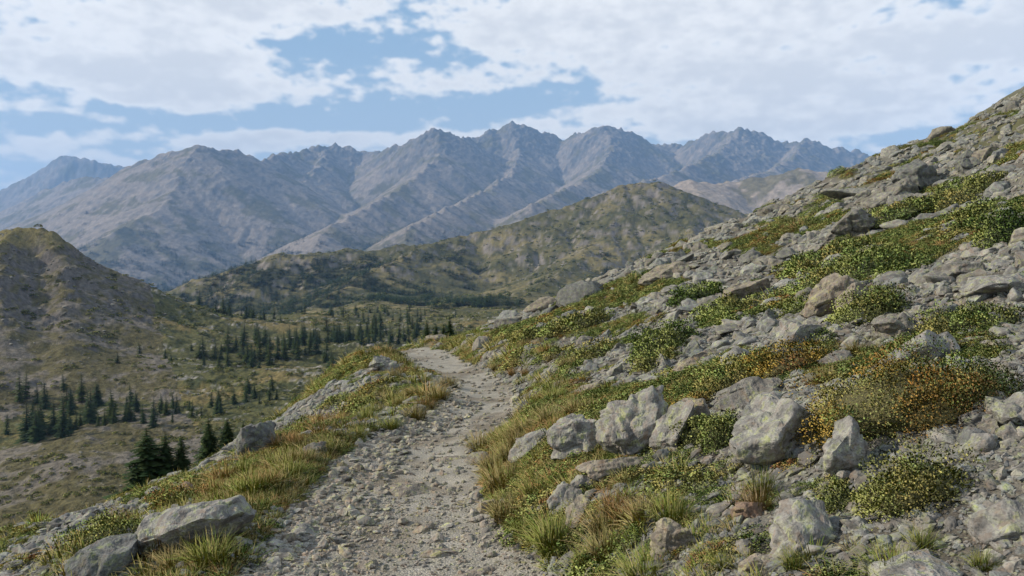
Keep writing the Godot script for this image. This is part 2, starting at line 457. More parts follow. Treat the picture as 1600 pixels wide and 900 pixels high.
func make_terrain() -> void:
	var cols := 760
	var a0 := deg_to_rad(-39.0)
	var a1 := deg_to_rad(39.0)
	var radii := PackedFloat32Array()
	var r := 1.6
	while r < 9900.0:
		radii.append(r)
		var g := 0.0085
		if r > 30.0: g = 0.012
		if r > 110.0: g = 0.0068
		if r > 1700.0: g = 0.012
		if r > 2400.0: g = 0.0036
		if r > 6900.0: g = 0.006
		r *= 1.0 + g
	var rows := radii.size()
	print("rows ", rows)
	var pos := PackedVector3Array()
	pos.resize(rows * cols)
	var region := PackedByteArray()
	region.resize(rows * cols)
	var sn := PackedFloat32Array()
	var cs := PackedFloat32Array()
	for i in cols:
		var a := lerpf(a0, a1, float(i) / (cols - 1))
		sn.append(sin(a))
		cs.append(cos(a))
	for j in rows:
		var rr := radii[j]
		for i in cols:
			var x := rr * sn[i]
			var z := -rr * cs[i]
			var d := -z
			var near := -999.0
			var v := -999.0
			if rr < 700.0: near = near_ground(x, d)
			if rr >= 25.0: v = valley_ground(x, z, rr)
			var y := maxf(near, v) if near < -900.0 or v < -900.0 else smax(near, v, 4.0)
			pos[j * cols + i] = Vector3(x, y, z)
			var q := 5
			if rr < 700.0 and near - v > -1.0:
				q = 0 if d < 26.0 and x > trail_left(d) and x < trail_right(d) else 1
			elif rr < 560.0:
				q = 3 if x < 20.0 - 0.5 * d and y > table(FLOOR_D, FLOOR_Y, d) + 7.0 else 2
			elif rr < 2100.0:
				q = 4
			region[j * cols + i] = q
	lap("heights")
	var nor := PackedVector3Array()
	nor.resize(rows * cols)
	for j in rows:
		for i in cols:
			var k := j * cols + i
			var du := pos[k + (1 if i < cols - 1 else 0)] - pos[k - (1 if i > 0 else 0)]
			var dv := pos[k + (cols if j < rows - 1 else 0)] - pos[k - (cols if j > 0 else 0)]
			nor[k] = du.cross(dv).normalized()
	lap("normals")
	var names := ["trail", "hillside", "valley", "left_hill", "middle_ridge", "mountains"]
	for q in names.size():
		var m := PackedInt32Array()
		m.resize(rows * cols)
		m.fill(-1)
		var v := PackedVector3Array()
		var n := PackedVector3Array()
		var c := PackedColorArray()
		var t := PackedInt32Array()
		for j in rows - 1:
			var rr := radii[j]
			if q < 2 and rr > 700.0: continue
			if q == 5 and rr < 1500.0: continue
			if (q == 2 or q == 3) and rr > 620.0: continue
			if q == 4 and (rr < 500.0 or rr > 2600.0): continue
			for i in cols - 1:
				var k := j * cols + i
				if rr > 2600.0 and sn[i] > 0.47: continue
				if region[k] != q: continue
				for e in [k, k + cols, k + cols + 1, k, k + cols + 1, k + 1]:
					if m[e] < 0:
						m[e] = v.size()
						v.append(pos[e])
						n.append(nor[e])
						c.append(ground_color(pos[e].x, pos[e].y, pos[e].z, rr, nor[e].y, q))
					t.append(m[e])
		if t.is_empty(): continue
		var arr := []
		arr.resize(Mesh.ARRAY_MAX)
		arr[Mesh.ARRAY_VERTEX] = v
		arr[Mesh.ARRAY_NORMAL] = n
		arr[Mesh.ARRAY_COLOR] = c
		arr[Mesh.ARRAY_INDEX] = t
		var mesh := ArrayMesh.new()
		mesh.add_surface_from_arrays(Mesh.PRIMITIVE_TRIANGLES, arr)
		var o := MeshInstance3D.new()
		o.name = names[q]
		o.mesh = mesh
		o.material_override = soil_mats[q]
		o.set_meta("kind", "structure")
		add_child(o)
		print(names[q], " ", t.size() / 3)
	lap("terrain meshes")

# ------------------------------------------------------------------ helpers for things
var used := {}

func numbered(called: String) -> String:
	var n: int = used.get(called, 0)
	used[called] = n + 1
	return called if n == 0 else "%s_%03d" % [called, n]

func tag(o: Node, label: String, category: String, group := "", kind := "") -> void:
	if label: o.set_meta("label", label)
	if category: o.set_meta("category", category)
	if group: o.set_meta("group", group)
	if kind: o.set_meta("kind", kind)

func inst(called: String, mesh: Mesh, mat: Material, parent: Node = null) -> MeshInstance3D:
	var o := MeshInstance3D.new()
	o.name = numbered(called) if parent == null else called
	o.mesh = mesh
	o.material_override = mat
	(self if parent == null else parent).add_child(o, true)
	return o

func base(called: String) -> Node3D:
	var o := Node3D.new()
	o.name = numbered(called)
	add_child(o)
	return o

func mesh_of(v: PackedVector3Array, n: PackedVector3Array, t: PackedInt32Array, c := PackedColorArray()) -> ArrayMesh:
	var arr := []
	arr.resize(Mesh.ARRAY_MAX)
	arr[Mesh.ARRAY_VERTEX] = v
	arr[Mesh.ARRAY_NORMAL] = n
	if c.size() > 0: arr[Mesh.ARRAY_COLOR] = c
	arr[Mesh.ARRAY_INDEX] = t
	var m := ArrayMesh.new()
	m.add_surface_from_arrays(Mesh.PRIMITIVE_TRIANGLES, arr)
	return m

func slope_up(x: float, z: float, e: float) -> Vector3:
	return Vector3(ground(x - e, z) - ground(x + e, z), 2.0 * e, ground(x, z - e) - ground(x, z + e)).normalized()

func scatter(parent: Node3D, called: String, mesh: Mesh, mat: Material, places: Array, tints: Array) -> void:
	if places.is_empty(): return
	var mm := MultiMesh.new()
	mm.transform_format = MultiMesh.TRANSFORM_3D
	mm.use_colors = true
	mm.mesh = mesh
	mm.instance_count = places.size()
	for i in places.size():
		mm.set_instance_transform(i, places[i])
		mm.set_instance_color(i, tints[i])
	var o := MultiMeshInstance3D.new()
	o.name = called
	o.multimesh = mm
	o.material_override = mat
	o.set_meta("kind", "stuff")
	parent.add_child(o, true)

# ------------------------------------------------------------------ surfaces
func bytes(kind: int, octaves: int, seed: int, freq: float, fractal: int, size: int) -> PackedByteArray:
	var n := new_noise(kind, octaves, seed, fractal)
	n.frequency = freq
	if kind == FastNoiseLite.TYPE_CELLULAR:
		n.cellular_return_type = FastNoiseLite.RETURN_DISTANCE
	return n.get_seamless_image(size, size).get_data()

func texture_from(data: PackedByteArray, size: int, format: int) -> ImageTexture:
	return ImageTexture.create_from_image(Image.create_from_data(size, size, false, format, data))

var rock_mats := []
var stone_mat: StandardMaterial3D
var grain_tex: ImageTexture
var relief_tex: ImageTexture

func make_surfaces() -> void:
	var size := 512
	var a := bytes(FastNoiseLite.TYPE_SIMPLEX_SMOOTH, 6, 31, 0.008, FastNoiseLite.FRACTAL_FBM, size)
	var b := bytes(FastNoiseLite.TYPE_SIMPLEX_SMOOTH, 3, 32, 0.05, FastNoiseLite.FRACTAL_FBM, size)
	var l := bytes(FastNoiseLite.TYPE_SIMPLEX_SMOOTH, 5, 33, 0.014, FastNoiseLite.FRACTAL_FBM, size)
	var k := bytes(FastNoiseLite.TYPE_SIMPLEX_SMOOTH, 4, 34, 0.012, FastNoiseLite.FRACTAL_RIDGED, size)
	var p := bytes(FastNoiseLite.TYPE_CELLULAR, 2, 35, 0.045, FastNoiseLite.FRACTAL_FBM, size)
	var col := PackedByteArray()
	col.resize(size * size * 3)
	var hgt := PackedByteArray()
	hgt.resize(size * size)
	var soil := PackedByteArray()
	soil.resize(size * size * 3)
	var soil_h := PackedByteArray()
	soil_h.resize(size * size)
	for i in size * size:
		var fa := a[i] / 255.0
		var fb := b[i] / 255.0
		var fl := l[i] / 255.0
		var fk := k[i] / 255.0
		var fp := p[i] / 255.0
		# grey rock with fine mottling, dark mineral bands, pale grey-green and yellow-green lichen crusts
		var spot := fb * 0.5 + fp * 0.5
		var c := Color(0.115, 0.11, 0.102).lerp(Color(0.26, 0.245, 0.222), smoothstep(0.30, 0.70, fa * 0.6 + fb * 0.4))
		c = c.lerp(Color(0.31, 0.315, 0.25), smoothstep(0.53, 0.57, fl * 0.72 + fb * 0.28) * 0.8)
		c = c.lerp(Color(0.29, 0.31, 0.10), smoothstep(0.61, 0.645, fl * 0.72 + spot * 0.28) * 0.75)
		c = c.lerp(Color(0.20, 0.13, 0.08), smoothstep(0.64, 0.72, (1.0 - fl) * 0.6 + fa * 0.4) * 0.6)
		c = c.lerp(Color(0.045, 0.044, 0.042), smoothstep(0.58, 0.64, fb * 0.7 + (1.0 - fa) * 0.3) * 0.75)
		c = c.lerp(Color(0.05, 0.048, 0.045), smoothstep(0.80, 0.92, fk) * 0.6)
		c *= 0.86 + 0.24 * spot
		c = c.linear_to_srgb()
		col[i * 3] = int(c.r * 255.0)
		col[i * 3 + 1] = int(c.g * 255.0)
		col[i * 3 + 2] = int(c.b * 255.0)
		hgt[i] = int(255.0 * clampf(fa * 0.45 + fb * 0.25 + fk * 0.3, 0.0, 1.0))
		var s := clampf(0.62 + fp * 0.42 + (fb - 0.5) * 0.5, 0.0, 1.0)
		soil[i * 3] = int(255.0 * s)
		soil[i * 3 + 1] = int(255.0 * s)
		soil[i * 3 + 2] = int(255.0 * clampf(s * (0.94 + 0.08 * fa), 0.0, 1.0))
		soil_h[i] = int(255.0 * clampf((1.0 - fp) * 0.6 + fb * 0.4, 0.0, 1.0))
	var col_tex := texture_from(col, size, Image.FORMAT_RGB8)
	relief_tex = texture_from(hgt, size, Image.FORMAT_L8)
	grain_tex = texture_from(soil, size, Image.FORMAT_RGB8)
	var soil_relief := texture_from(soil_h, size, Image.FORMAT_L8)
	for tint in [Color(1, 1, 1), Color(0.87, 0.86, 0.85), Color(1.0, 0.955, 0.90), Color(0.78, 0.80, 0.82), Color(1.0, 0.87, 0.78)]:
		var m := StandardMaterial3D.new()
		m.albedo_texture = col_tex
		m.albedo_color = tint
		m.roughness = 0.95
		m.uv1_triplanar = true
		m.uv1_world_triplanar = true
		m.uv1_scale = Vector3(1.6, 1.6, 1.6)
		m.heightmap_enabled = true
		m.heightmap_texture = relief_tex
		m.heightmap_scale = 3.0
		rock_mats.append(m)
	stone_mat = rock_mats[0].duplicate()
	stone_mat.vertex_color_use_as_albedo = true
	stone_mat.heightmap_scale = 1.0
	for q in 2:
		var m: StandardMaterial3D = StandardMaterial3D.new()
		m.vertex_color_use_as_albedo = true
		m.roughness = 1.0
		m.albedo_texture = grain_tex
		m.uv1_triplanar = true
		m.uv1_world_triplanar = true
		m.uv1_scale = Vector3(2.6, 2.6, 2.6)
		m.heightmap_enabled = true
		m.heightmap_texture = soil_relief
		m.heightmap_scale = 1.2
		soil_mats.append(m)

var soil_mats := []

func far_mat(tex: Texture2D, relief: Texture2D, scale: float, cm: float) -> StandardMaterial3D:
	var m := StandardMaterial3D.new()
	m.vertex_color_use_as_albedo = true
	m.roughness = 1.0
	m.metallic_specular = 0.2
	m.albedo_texture = tex
	m.uv1_triplanar = true
	m.uv1_world_triplanar = true
	m.uv1_scale = Vector3.ONE * scale
	m.heightmap_enabled = true
	m.heightmap_texture = relief
	m.heightmap_scale = cm
	return m

func make_far_surfaces() -> void:
	var size := 1024
	var a := bytes(FastNoiseLite.TYPE_SIMPLEX_SMOOTH, 7, 51, 0.012, FastNoiseLite.FRACTAL_FBM, size)
	var b := bytes(FastNoiseLite.TYPE_SIMPLEX_SMOOTH, 5, 52, 0.02, FastNoiseLite.FRACTAL_RIDGED, size)
	var c := bytes(FastNoiseLite.TYPE_SIMPLEX_SMOOTH, 2, 53, 0.12, FastNoiseLite.FRACTAL_FBM, size)
	var tone := PackedByteArray()
	tone.resize(size * size)
	var soft := PackedByteArray()
	soft.resize(size * size)
	var h := PackedByteArray()
	h.resize(size * size)
	for i in size * size:
		var f := a[i] * 0.45 + b[i] * 0.3 + c[i] * 0.25
		tone[i] = int(clampf(70.0 + f * 1.15, 90.0, 255.0))
		soft[i] = int(clampf(160.0 + f * 0.5, 90.0, 255.0))
		h[i] = int(clampf(a[i] * 0.5 + b[i] * 0.35 + c[i] * 0.15, 0.0, 255.0))
	var t := texture_from(tone, size, Image.FORMAT_L8)
	var t2 := texture_from(soft, size, Image.FORMAT_L8)
	var r := texture_from(h, size, Image.FORMAT_L8)
	soil_mats.append(far_mat(t, r, 0.045, 45.0))
	soil_mats.append(far_mat(t, r, 0.035, 70.0))
	soil_mats.append(far_mat(t2, r, 0.011, 90.0))
	soil_mats.append(far_mat(t2, r, 0.0026, 300.0))

# ------------------------------------------------------------------ rocks
var ball_cache := {}

func ball(sub: int) -> Array:
	if ball_cache.has(sub): return ball_cache[sub]
	var t := (1.0 + sqrt(5.0)) / 2.0
	var v := PackedVector3Array([Vector3(-1, t, 0), Vector3(1, t, 0), Vector3(-1, -t, 0), Vector3(1, -t, 0), Vector3(0, -1, t), Vector3(0, 1, t), Vector3(0, -1, -t), Vector3(0, 1, -t), Vector3(t, 0, -1), Vector3(t, 0, 1), Vector3(-t, 0, -1), Vector3(-t, 0, 1)])
	for i in v.size(): v[i] = v[i].normalized()
	var f := PackedInt32Array([0, 11, 5, 0, 5, 1, 0, 1, 7, 0, 7, 10, 0, 10, 11, 1, 5, 9, 5, 11, 4, 11, 10, 2, 10, 7, 6, 7, 1, 8, 3, 9, 4, 3, 4, 2, 3, 2, 6, 3, 6, 8, 3, 8, 9, 4, 9, 5, 2, 4, 11, 6, 2, 10, 8, 6, 7, 9, 8, 1])
	for s in sub:
		var mid := {}
		var g := PackedInt32Array()
		for k in range(0, f.size(), 3):
			var m := [0, 0, 0]
			for e in 3:
				var p := f[k + e]
				var q := f[k + (e + 1) % 3]
				var key := mini(p, q) * 100000 + maxi(p, q)
				if not mid.has(key):
					mid[key] = v.size()
					v.append((v[p] + v[q]).normalized())
				m[e] = mid[key]
			g.append_array(PackedInt32Array([f[k], m[0], m[2], f[k + 1], m[1], m[0], f[k + 2], m[2], m[1], m[0], m[1], m[2]]))
		f = g
	for k in range(0, f.size(), 3):     # front faces run clockwise
		var w := f[k + 1]
		f[k + 1] = f[k + 2]
		f[k + 2] = w
	ball_cache[sub] = [v, f]
	return ball_cache[sub]

func rock_mesh(seed: int, sub: int, cuts: int, size: Vector3, rough: float, lay := 0.0) -> ArrayMesh:
	var r := RandomNumberGenerator.new()
	r.seed = seed
	var b := ball(sub)
	var v: PackedVector3Array = b[0].duplicate()
	var f: PackedInt32Array = b[1]
	var pn := PackedVector3Array()
	var pd := PackedFloat32Array()
	for c in cuts:
		var n := Vector3(r.randfn(), r.randfn() * 0.8, r.randfn()).normalized()
		pn.append(n)
		pd.append(r.randf_range(0.46, 0.88))
	var o := Vector3(r.randf() * 900.0, r.randf() * 900.0, r.randf() * 900.0)
	for i in v.size():
		var p := v[i]
		p *= 1.0 + 0.22 * noise.get_noise_3dv(p * 70.0 + o)
		for c in cuts:
			var over := p.dot(pn[c]) - pd[c]
			if over > 0.0: p -= pn[c] * over * 0.98
		var q := p * size
		var w := q / size.x
		var bent := w * 130.0 * Vector3(1.0, 1.5, 1.0) + o + Vector3.ONE * noise.get_noise_3dv(w * 160.0 + o) * 22.0
		var fine := cell_step.get_noise_3dv(bent) * 0.65 - 1.0 * smoothstep(-0.72, -0.98, cell_edge.get_noise_3dv(bent))
		fine += fbm.get_noise_3dv(w * 330.0 + o) * 0.8 - absf(fbm.get_noise_3dv(w * 120.0 + o)) * 0.9
		if lay > 0.0: fine += lay * sin((p.y * 2.2 + p.x * 0.9 + noise.get_noise_3dv(p * 60.0 + o) * 0.8) * 9.0)
		v[i] = (p + v[i] * fine * rough) * size
	var n := PackedVector3Array()
	n.resize(v.size())
	for k in range(0, f.size(), 3):
		var c := (v[f[k + 2]] - v[f[k]]).cross(v[f[k + 1]] - v[f[k]])
		n[f[k]] += c
		n[f[k + 1]] += c
		n[f[k + 2]] += c
	for i in n.size(): n[i] = n[i].normalized()
	return mesh_of(v, n, f)

# x, z, width, height, depth, turn, tilt, sunk share, tint, seed, layering
var boulders := [
	["leaning lichen-crusted block with a pale flat face in the outcrop beside the trail", 0.92, -5.75, 0.62, 0.66, 0.5, 0.4, -0.28, 0.2, 0, 3, 0.0],
	["lichen-crusted slab leaning against the tall block of the trailside outcrop", 1.12, -5.5, 0.5, 0.42, 0.42, 0.9, -0.45, 0.25, 0, 44, 0.0],
	["low layered rock at the foot of the trailside outcrop", 0.50, -6.05, 0.55, 0.36, 0.4, 0.5, -0.35, 0.2, 0, 5, 0.5],
	["long flat ledge stone lying below the trailside outcrop", 0.72, -5.35, 0.55, 0.19, 0.26, 0.35, -0.2, 0.3, 2, 71, 0.5],
	["broad rounded boulder with pale lichen top and dark undercut above the grass clump", 1.55, -4.66, 0.66, 0.42, 0.48, 0.1, 0.06, 0.12, 0, 9, 0.0],
	["small upright boulder with yellow-green lichen below the orange shrub mat", 1.70, -4.05, 0.27, 0.32, 0.26, 0.6, -0.15, 0.2, 0, 12, 0.0],
	["long whaleback rock with pale crest among the orange shrubs", 2.83, -5.6, 0.86, 0.30, 0.36, 0.35, -0.32, 0.25, 0, 15, 0.3],
	["pale cracked boulder standing tall in the stone field", 3.50, -8.87, 0.68, 0.62, 0.52, 0.2, -0.25, 0.2, 2, 19, 0.0],
	["split stone leaning on the pale cracked boulder", 3.62, -8.45, 0.46, 0.42, 0.36, 0.9, 0.3, 0.25, 2, 53, 0.0],
	["long lichen-covered boulder lying between the grass and the gravel edge of the trail", -2.06, -5.05, 0.78, 0.44, 0.46, 0.55, -0.3, 0.2, 0, 22, 0.25],
	["dark blue-grey pointed boulder in the grass below the trail", -2.42, -4.72, 0.42, 0.28, 0.36, 0.3, -0.1, 0.2, 3, 25, 0.2],
	["squat grey boulder half buried in the gravelly slope below the shrub mat", 1.25, -3.47, 0.42, 0.24, 0.3, 0.4, -0.2, 0.3, 0, 28, 0.0],
	["pale stone block sunk behind the lowest grass clump", 0.80, -3.92, 0.22, 0.22, 0.2, 0.2, -0.1, 0.25, 2, 31, 0.0],
	["flat pale slab stuck in the middle of the trail", -0.80, -6.68, 0.46, 0.10, 0.30, 0.5, 0.06, 0.4, 2, 34, 0.0],
	["knobbly grey stone between the grass clumps at the trail's edge", 0.34, -5.2, 0.23, 0.26, 0.22, 0.1, 0.1, 0.2, 0, 37, 0.0],
	["green-tinged flat stone beneath the trailside outcrop", 0.48, -5.3, 0.30, 0.16, 0.22, 0.3, -0.15, 0.25, 0, 40, 0.2],
	["rock with a dark hollow under a pale cap", 3.22, -6.7, 0.56, 0.30, 0.4, 0.5, 0.2, 0.2, 1, 43, 0.0],
	["dark jagged crag at the brink of the slope beside the spruces", -2.75, -8.4, 0.48, 0.52, 0.42, 0.3, -0.1, 0.15, 3, 46, 0.4],
	["rounded grey boulder above the patch of golden heath", 2.58, -7.2, 0.54, 0.36, 0.42, 0.5, -0.2, 0.25, 0, 49, 0.0],
	["large lichen-green slab on the steep gravel below the shrub mats", 1.98, -3.1, 0.42, 0.24, 0.32, 0.2, -0.3, 0.3, 0, 52, 0.2],
	["narrow tilted rock between two green shrubs above the outcrop", 1.30, -5.55, 0.26, 0.36, 0.34, 0.8, -0.4, 0.2, 2, 55, 0.3],
	["long flat stone slab on the grassy bank above the trail", 0.90, -8.9, 0.46, 0.14, 0.28, 0.2, -0.12, 0.3, 2, 58, 0.2],
	["pale flat slab flush with the trail's gravel", -0.45, -5.07, 0.30, 0.07, 0.2, 0.4, 0.0, 0.45, 2, 61, 0.0],
	["pinkish rock in the dry grass below the trail", -2.93, -7.02, 0.34, 0.2, 0.26, 0.6, -0.3, 0.25, 4, 64, 0.3],
	["wide cracked bedrock ledge between the heath mats", 1.75, -5.85, 0.72, 0.24, 0.4, 0.3, -0.22, 0.35, 1, 67, 0.5],
	["mottled stone at the upper rim of the gravel patch", 2.50, -3.9, 0.28, 0.2, 0.24, 0.2, -0.2, 0.25, 0, 70, 0.0],
	["tall fissured crag near the skyline of the hillside", 10.5, -20.7, 1.5, 1.2, 1.08, 0.3, -0.2, 0.3, 3, 73, 0.45],
	["broad dark crag stepping down the hillside", 9.2, -20.1, 1.68, 1.14, 1.08, 0.6, -0.25, 0.3, 1, 76, 0.5],
	["dark overhanging crag among the highest outcrops", 11.4, -20.1, 1.2, 0.78, 0.84, 0.2, -0.3, 0.3, 3, 79, 0.4],
	["blocky crag with vertical cracks above the green terrace", 7.3, -17.3, 1.19, 0.8, 0.84, 0.5, -0.25, 0.3, 1, 82, 0.45],
	["wide lichen-spotted ledge high in the stone field", 4.2, -6.9, 0.8, 0.34, 0.5, 0.2, -0.25, 0.3, 0, 85, 0.4],
	["stepped grey ledge under the upper green terrace", 4.3, -7.9, 0.9, 0.36, 0.5, 0.3, -0.3, 0.3, 1, 88, 0.5],
	["small pale stone by the trail's inner edge", -0.2, -5.95, 0.17, 0.16, 0.15, 0.1, 0.1, 0.25, 2, 91, 0.0],
	["flat tan stone beside the straw-coloured grass clump", 1.22, -4.0, 0.24, 0.12, 0.18, 0.3, -0.1, 0.3, 4, 94, 0.0],
	["low grey stone at the edge of the orange shrub mat", 2.5, -6.15, 0.36, 0.18, 0.26, 0.3, -0.2, 0.3, 1, 97, 0.0],
	["broken pale ledge in the stones below the dark round bush", 1.98, -8.2, 0.55, 0.22, 0.34, 0.4, -0.3, 0.3, 2, 100, 0.4],
	["grey stone in the green grass strip beside the trail", -1.95, -7.9, 0.34, 0.22, 0.26, 0.4, -0.2, 0.25, 1, 103, 0.0],
	["jutting rock on the brink where the trail bends out of sight", -2.7, -16.5, 0.62, 0.5, 0.5, 0.4, -0.1, 0.2, 0, 106, 0.3],
	["cluster-topping rock of the grassy bank beside the trail", 0.16, -6.7, 0.48, 0.26, 0.32, 0.5, -0.3, 0.25, 0, 109, 0.3],
	["hump-backed boulder in the far stone field", 3.9, -13.8, 0.95, 0.55, 0.6, 0.3, -0.2, 0.25, 2, 112, 0.2],
	["flat-topped ledge on the skyline above the trail's bend", 3.75, -20.3, 1.6, 0.5, 0.8, 0.3, -0.2, 0.3, 2, 115, 0.5],
]

func make_boulders() -> void:
	for b in boulders:
		var w: float = b[3]
		var m := rock_mesh(b[10], 5 if w > 0.5 else 4, 20, Vector3(w, b[4], b[5]) * 0.64, 0.075, b[11] * 0.35)
		var o := inst("boulder", m, rock_mats[b[9]])
		o.position = Vector3(b[1], ground(b[1], b[2]) + b[4] * (0.37 - b[8]), b[2])
		o.rotation = Vector3(0.08, b[6], -b[7])
		tag(o, b[0], "boulder")

const SLABS := [Vector4(-0.62, -5.6, 0.24, 0.5), Vector4(-0.95, -6.0, 0.2, 1.2), Vector4(-0.35, -6.2, 0.22, 0.2), Vector4(-1.1, -7.4, 0.26, 0.9), Vector4(-0.6, -7.9, 0.3, 0.3), Vector4(-0.2, -4.7, 0.24, 0.6), Vector4(-0.9, -4.8, 0.22, 0.1), Vector4(-0.75, -9.2, 0.3, 0.7), Vector4(-0.35, -10.6, 0.3, 0.4), Vector4(-0.4, -12.4, 0.34, 0.2), Vector4(-0.55, -11.5, 0.24, 1.0), Vector4(-1.0, -14.6, 0.3, 0.6)]

func make_slabs() -> void:
	for k in SLABS.size():
		var f: Vector4 = SLABS[k]
		var o := inst("flat_stone", rock_mesh(1200 + k, 4, 16, Vector3(f.z, f.z * 0.24, f.z * 0.62) * 0.62, 0.05), rock_mats[2])
		o.position = Vector3(f.x, ground(f.x, f.y) - f.z * 0.02, f.y)
		o.rotation = Vector3(0.05, f.w, 0.04)
		var by := beside(f.x, f.y, 0.4)
		tag(o, ("long" if f.z > 0.27 else "small" if f.z < 0.23 else "pale") + (" flat stone half buried in the tread of the trail" if by == "" else " flat stone set in the trail" + by), "stone", "flat stones set in the trail")

var stone_meshes := []

func beside(x: float, z: float, most: float) -> String:
	# the boulder or shrub that a small thing lies next to, in a few words
	var best := most
	var found := ""
	for b in boulders:
		var gap: float = Vector2(x - b[1], z - b[2]).length() - b[3] * 0.5
		if gap < best:
			best = gap
			found = b[0]
	for b in shrubs:
		var gap: float = Vector2(x - b[1], z - b[2]).length() - b[3] * 0.5
		if gap < best:
			best = gap
			found = b[0]
	if found == "": return ""
	for cut in [" with ", " in ", " at ", " on ", " among ", " lying ", " below ", " above ", " stuck ", " sunk ", " half ", " flush ", " leaning against ", " between ", " near ", " growing ", " spilling ", " where ", " creeping ", " behind ", " along ", " under ", " beneath ", " beside ", " standing ", " high ", " by ", " across ", " higher ", " around ", " running ", " rooted ", " stepping ", " farther ", " of the small", " of the low"]:
		var at := found.find(cut)
		if at > 8: found = found.substr(0, at)
	return " beside the " + found

func make_stones() -> void:
	for k in 12:
		var s: Vector3 = [Vector3(1.0, 0.62, 0.8), Vector3(1.1, 0.40, 0.8), Vector3(0.9, 0.75, 0.8), Vector3(1.2, 0.5, 0.7)][k % 4]
		stone_meshes.append(rock_mesh(200 + k, 3, 14, s * 0.62, 0.07))
	var all := []      # [pixel-like size, transform, zone, mesh number, size]
	var r := RandomNumberGenerator.new()
	r.seed = 77
	var sizes := [0.016, 0.025, 0.04, 0.06, 0.09, 0.13, 0.19, 0.28, 0.42, 0.65, 1.0]
	var count := [9000, 17000, 17000, 16000, 14000, 12000, 11000, 10000, 10000, 1500, 250]
	for c in sizes.size():
		var reach: float = minf(sizes[c] * 260.0, 88.0)
		for q in count[c]:
			var rr := sqrt(r.randf_range(minf(2.4 / (reach * reach), 0.5), 1.0)) * reach
			var a := deg_to_rad(r.randf_range(-36.5, 36.5))
			var s: float = sizes[c] * r.randf_range(0.7, 1.45)
			var keep := r.randf()
			var mesh_n := r.randi() % 12
			var yaw := r.randf() * TAU
			var lean := Vector3(r.randfn() * 0.22, 0, r.randfn() * 0.22)
			var squash := r.randf_range(0.75, 1.15)
			var x := rr * sin(a)
			var z := -rr * cos(a)
			var d := -z
			var l := trail_left(d)
			var rt := trail_right(d)
			var zone := ""
			var p := 0.0
			if d < 26.0 and x > l and x < rt:
				zone = "gravel"
				var m := minf(x - l, rt - x)
				p = 0.65 if s < 0.035 else 0.22 if s < 0.07 else 0.15 + 0.5 * smoothstep(0.35, 0.0, m) * smoothstep(0.3, 0.1, s)
				if s > 0.12: p = 0.10 * smoothstep(0.3, 0.0, m)
				if s > 0.3: p = 0.0
				if x - l < 0.55 and d < 12.0 and s < 0.16: p = 0.95
			elif x >= rt:
				zone = "slope"
				var u := x - rt
				p = lerpf(0.95, 0.06, veg(x, d))
				if u < 1.4 and s > 0.15: p *= 0.25
				if s > 0.38 and rr < 11.0: p = 0.0
				if s > 0.55 and rr < 18.0: p = 0.0
				if s > 0.2 and rr < 7.0: p *= 0.25
			else:
				zone = "shoulder"
				p = lerpf(0.9, 0.08, veg(x, d))
				if l - x < 0.6 and s < 0.14: p = 0.8
				if s > 0.22 and rr < 9.0 or s > 0.3: p = 0.0
			if keep > p: continue
			if rr > 8.0:
				var e1 := -(6.2 - 0.155 * (clampf(d, 0.0, 26.0) - 4.0)) - x
				if e1 > 5.0 or (d - 24.5 - maxf(x, -4.0)) * 0.75 > 14.0: continue
			var up := slope_up(x, z, maxf(s, 0.05))
			var y := ground(x, z) + s * 0.04
			var basis := Basis(Quaternion(Vector3.UP, (up + lean).normalized())) * Basis(Vector3.UP, yaw)
			all.append([s * (1.25 if zone == "gravel" else 1.0) / rr, Transform3D(basis.scaled_local(Vector3(s, s * squash, s)), Vector3(x, y, z)), zone, mesh_n, s])
	all.sort_custom(func(p, q): return p[0] > q[0])
	print("stones ", all.size())
	var words := {"gravel": "on the gravel of the trail", "slope": "in the stone field above the trail", "shoulder": "on the grassy brow below the trail"}
	var group := {"gravel": "stones lying on the trail", "slope": "stones of the slope above the trail", "shoulder": "stones of the brow below the trail"}
	var looks := ["angular grey stone", "flat grey slab", "blocky grey stone", "long flattish grey stone"]
	var tones := ["", " with dull face", " with warm tan face", " with bluish face"]
	var piles := {"gravel": [], "slope": [], "shoulder": []}
	for z in piles:
		for k in 12: piles[z].append([[], []])
	for i in all.size():
		var e: Array = all[i]
		var t: Transform3D = e[1]
		if i < 280:
			var tone := i % 4
			var o := inst("stone", stone_meshes[e[3]], rock_mats[tone])
			o.transform = t
			var by := beside(t.origin.x, t.origin.z, 0.35)
			var big: String = "large " if e[4] > 0.3 else "small " if e[4] < 0.12 else ""
			var label: String = big + looks[e[3] % 4] + tones[tone] + (" " + words[e[2]] if by == "" else by)
			if label.split(" ").size() > 16: label = looks[e[3] % 4] + by
			tag(o, label, "stone", group[e[2]])
			continue
		var g := r.randf_range(0.62, 1.12)
		var w := r.randf_range(-0.06, 0.04)
		var pile: Array = piles[e[2]][e[3]]
		pile[0].append(t)
		if e[2] == "gravel":
			g *= 1.2
			w += 0.07
		pile[1].append(Color(g + w, g, g - w * 1.2))
	for z in piles:
		var o := base({"gravel": "gravel", "slope": "scree", "shoulder": "rubble"}[z])
		tag(o, {"gravel": "pale loose gravel covering the winding trail", "slope": "grey scree of small stones covering the slope above the trail", "shoulder": "grey rubble strewn over the brow below the trail"}[z], z if z == "gravel" else "scree", "", "stuff")
		for k in 12: scatter(o, "small_stones", stone_meshes[k], stone_mat, piles[z][k][0], piles[z][k][1])

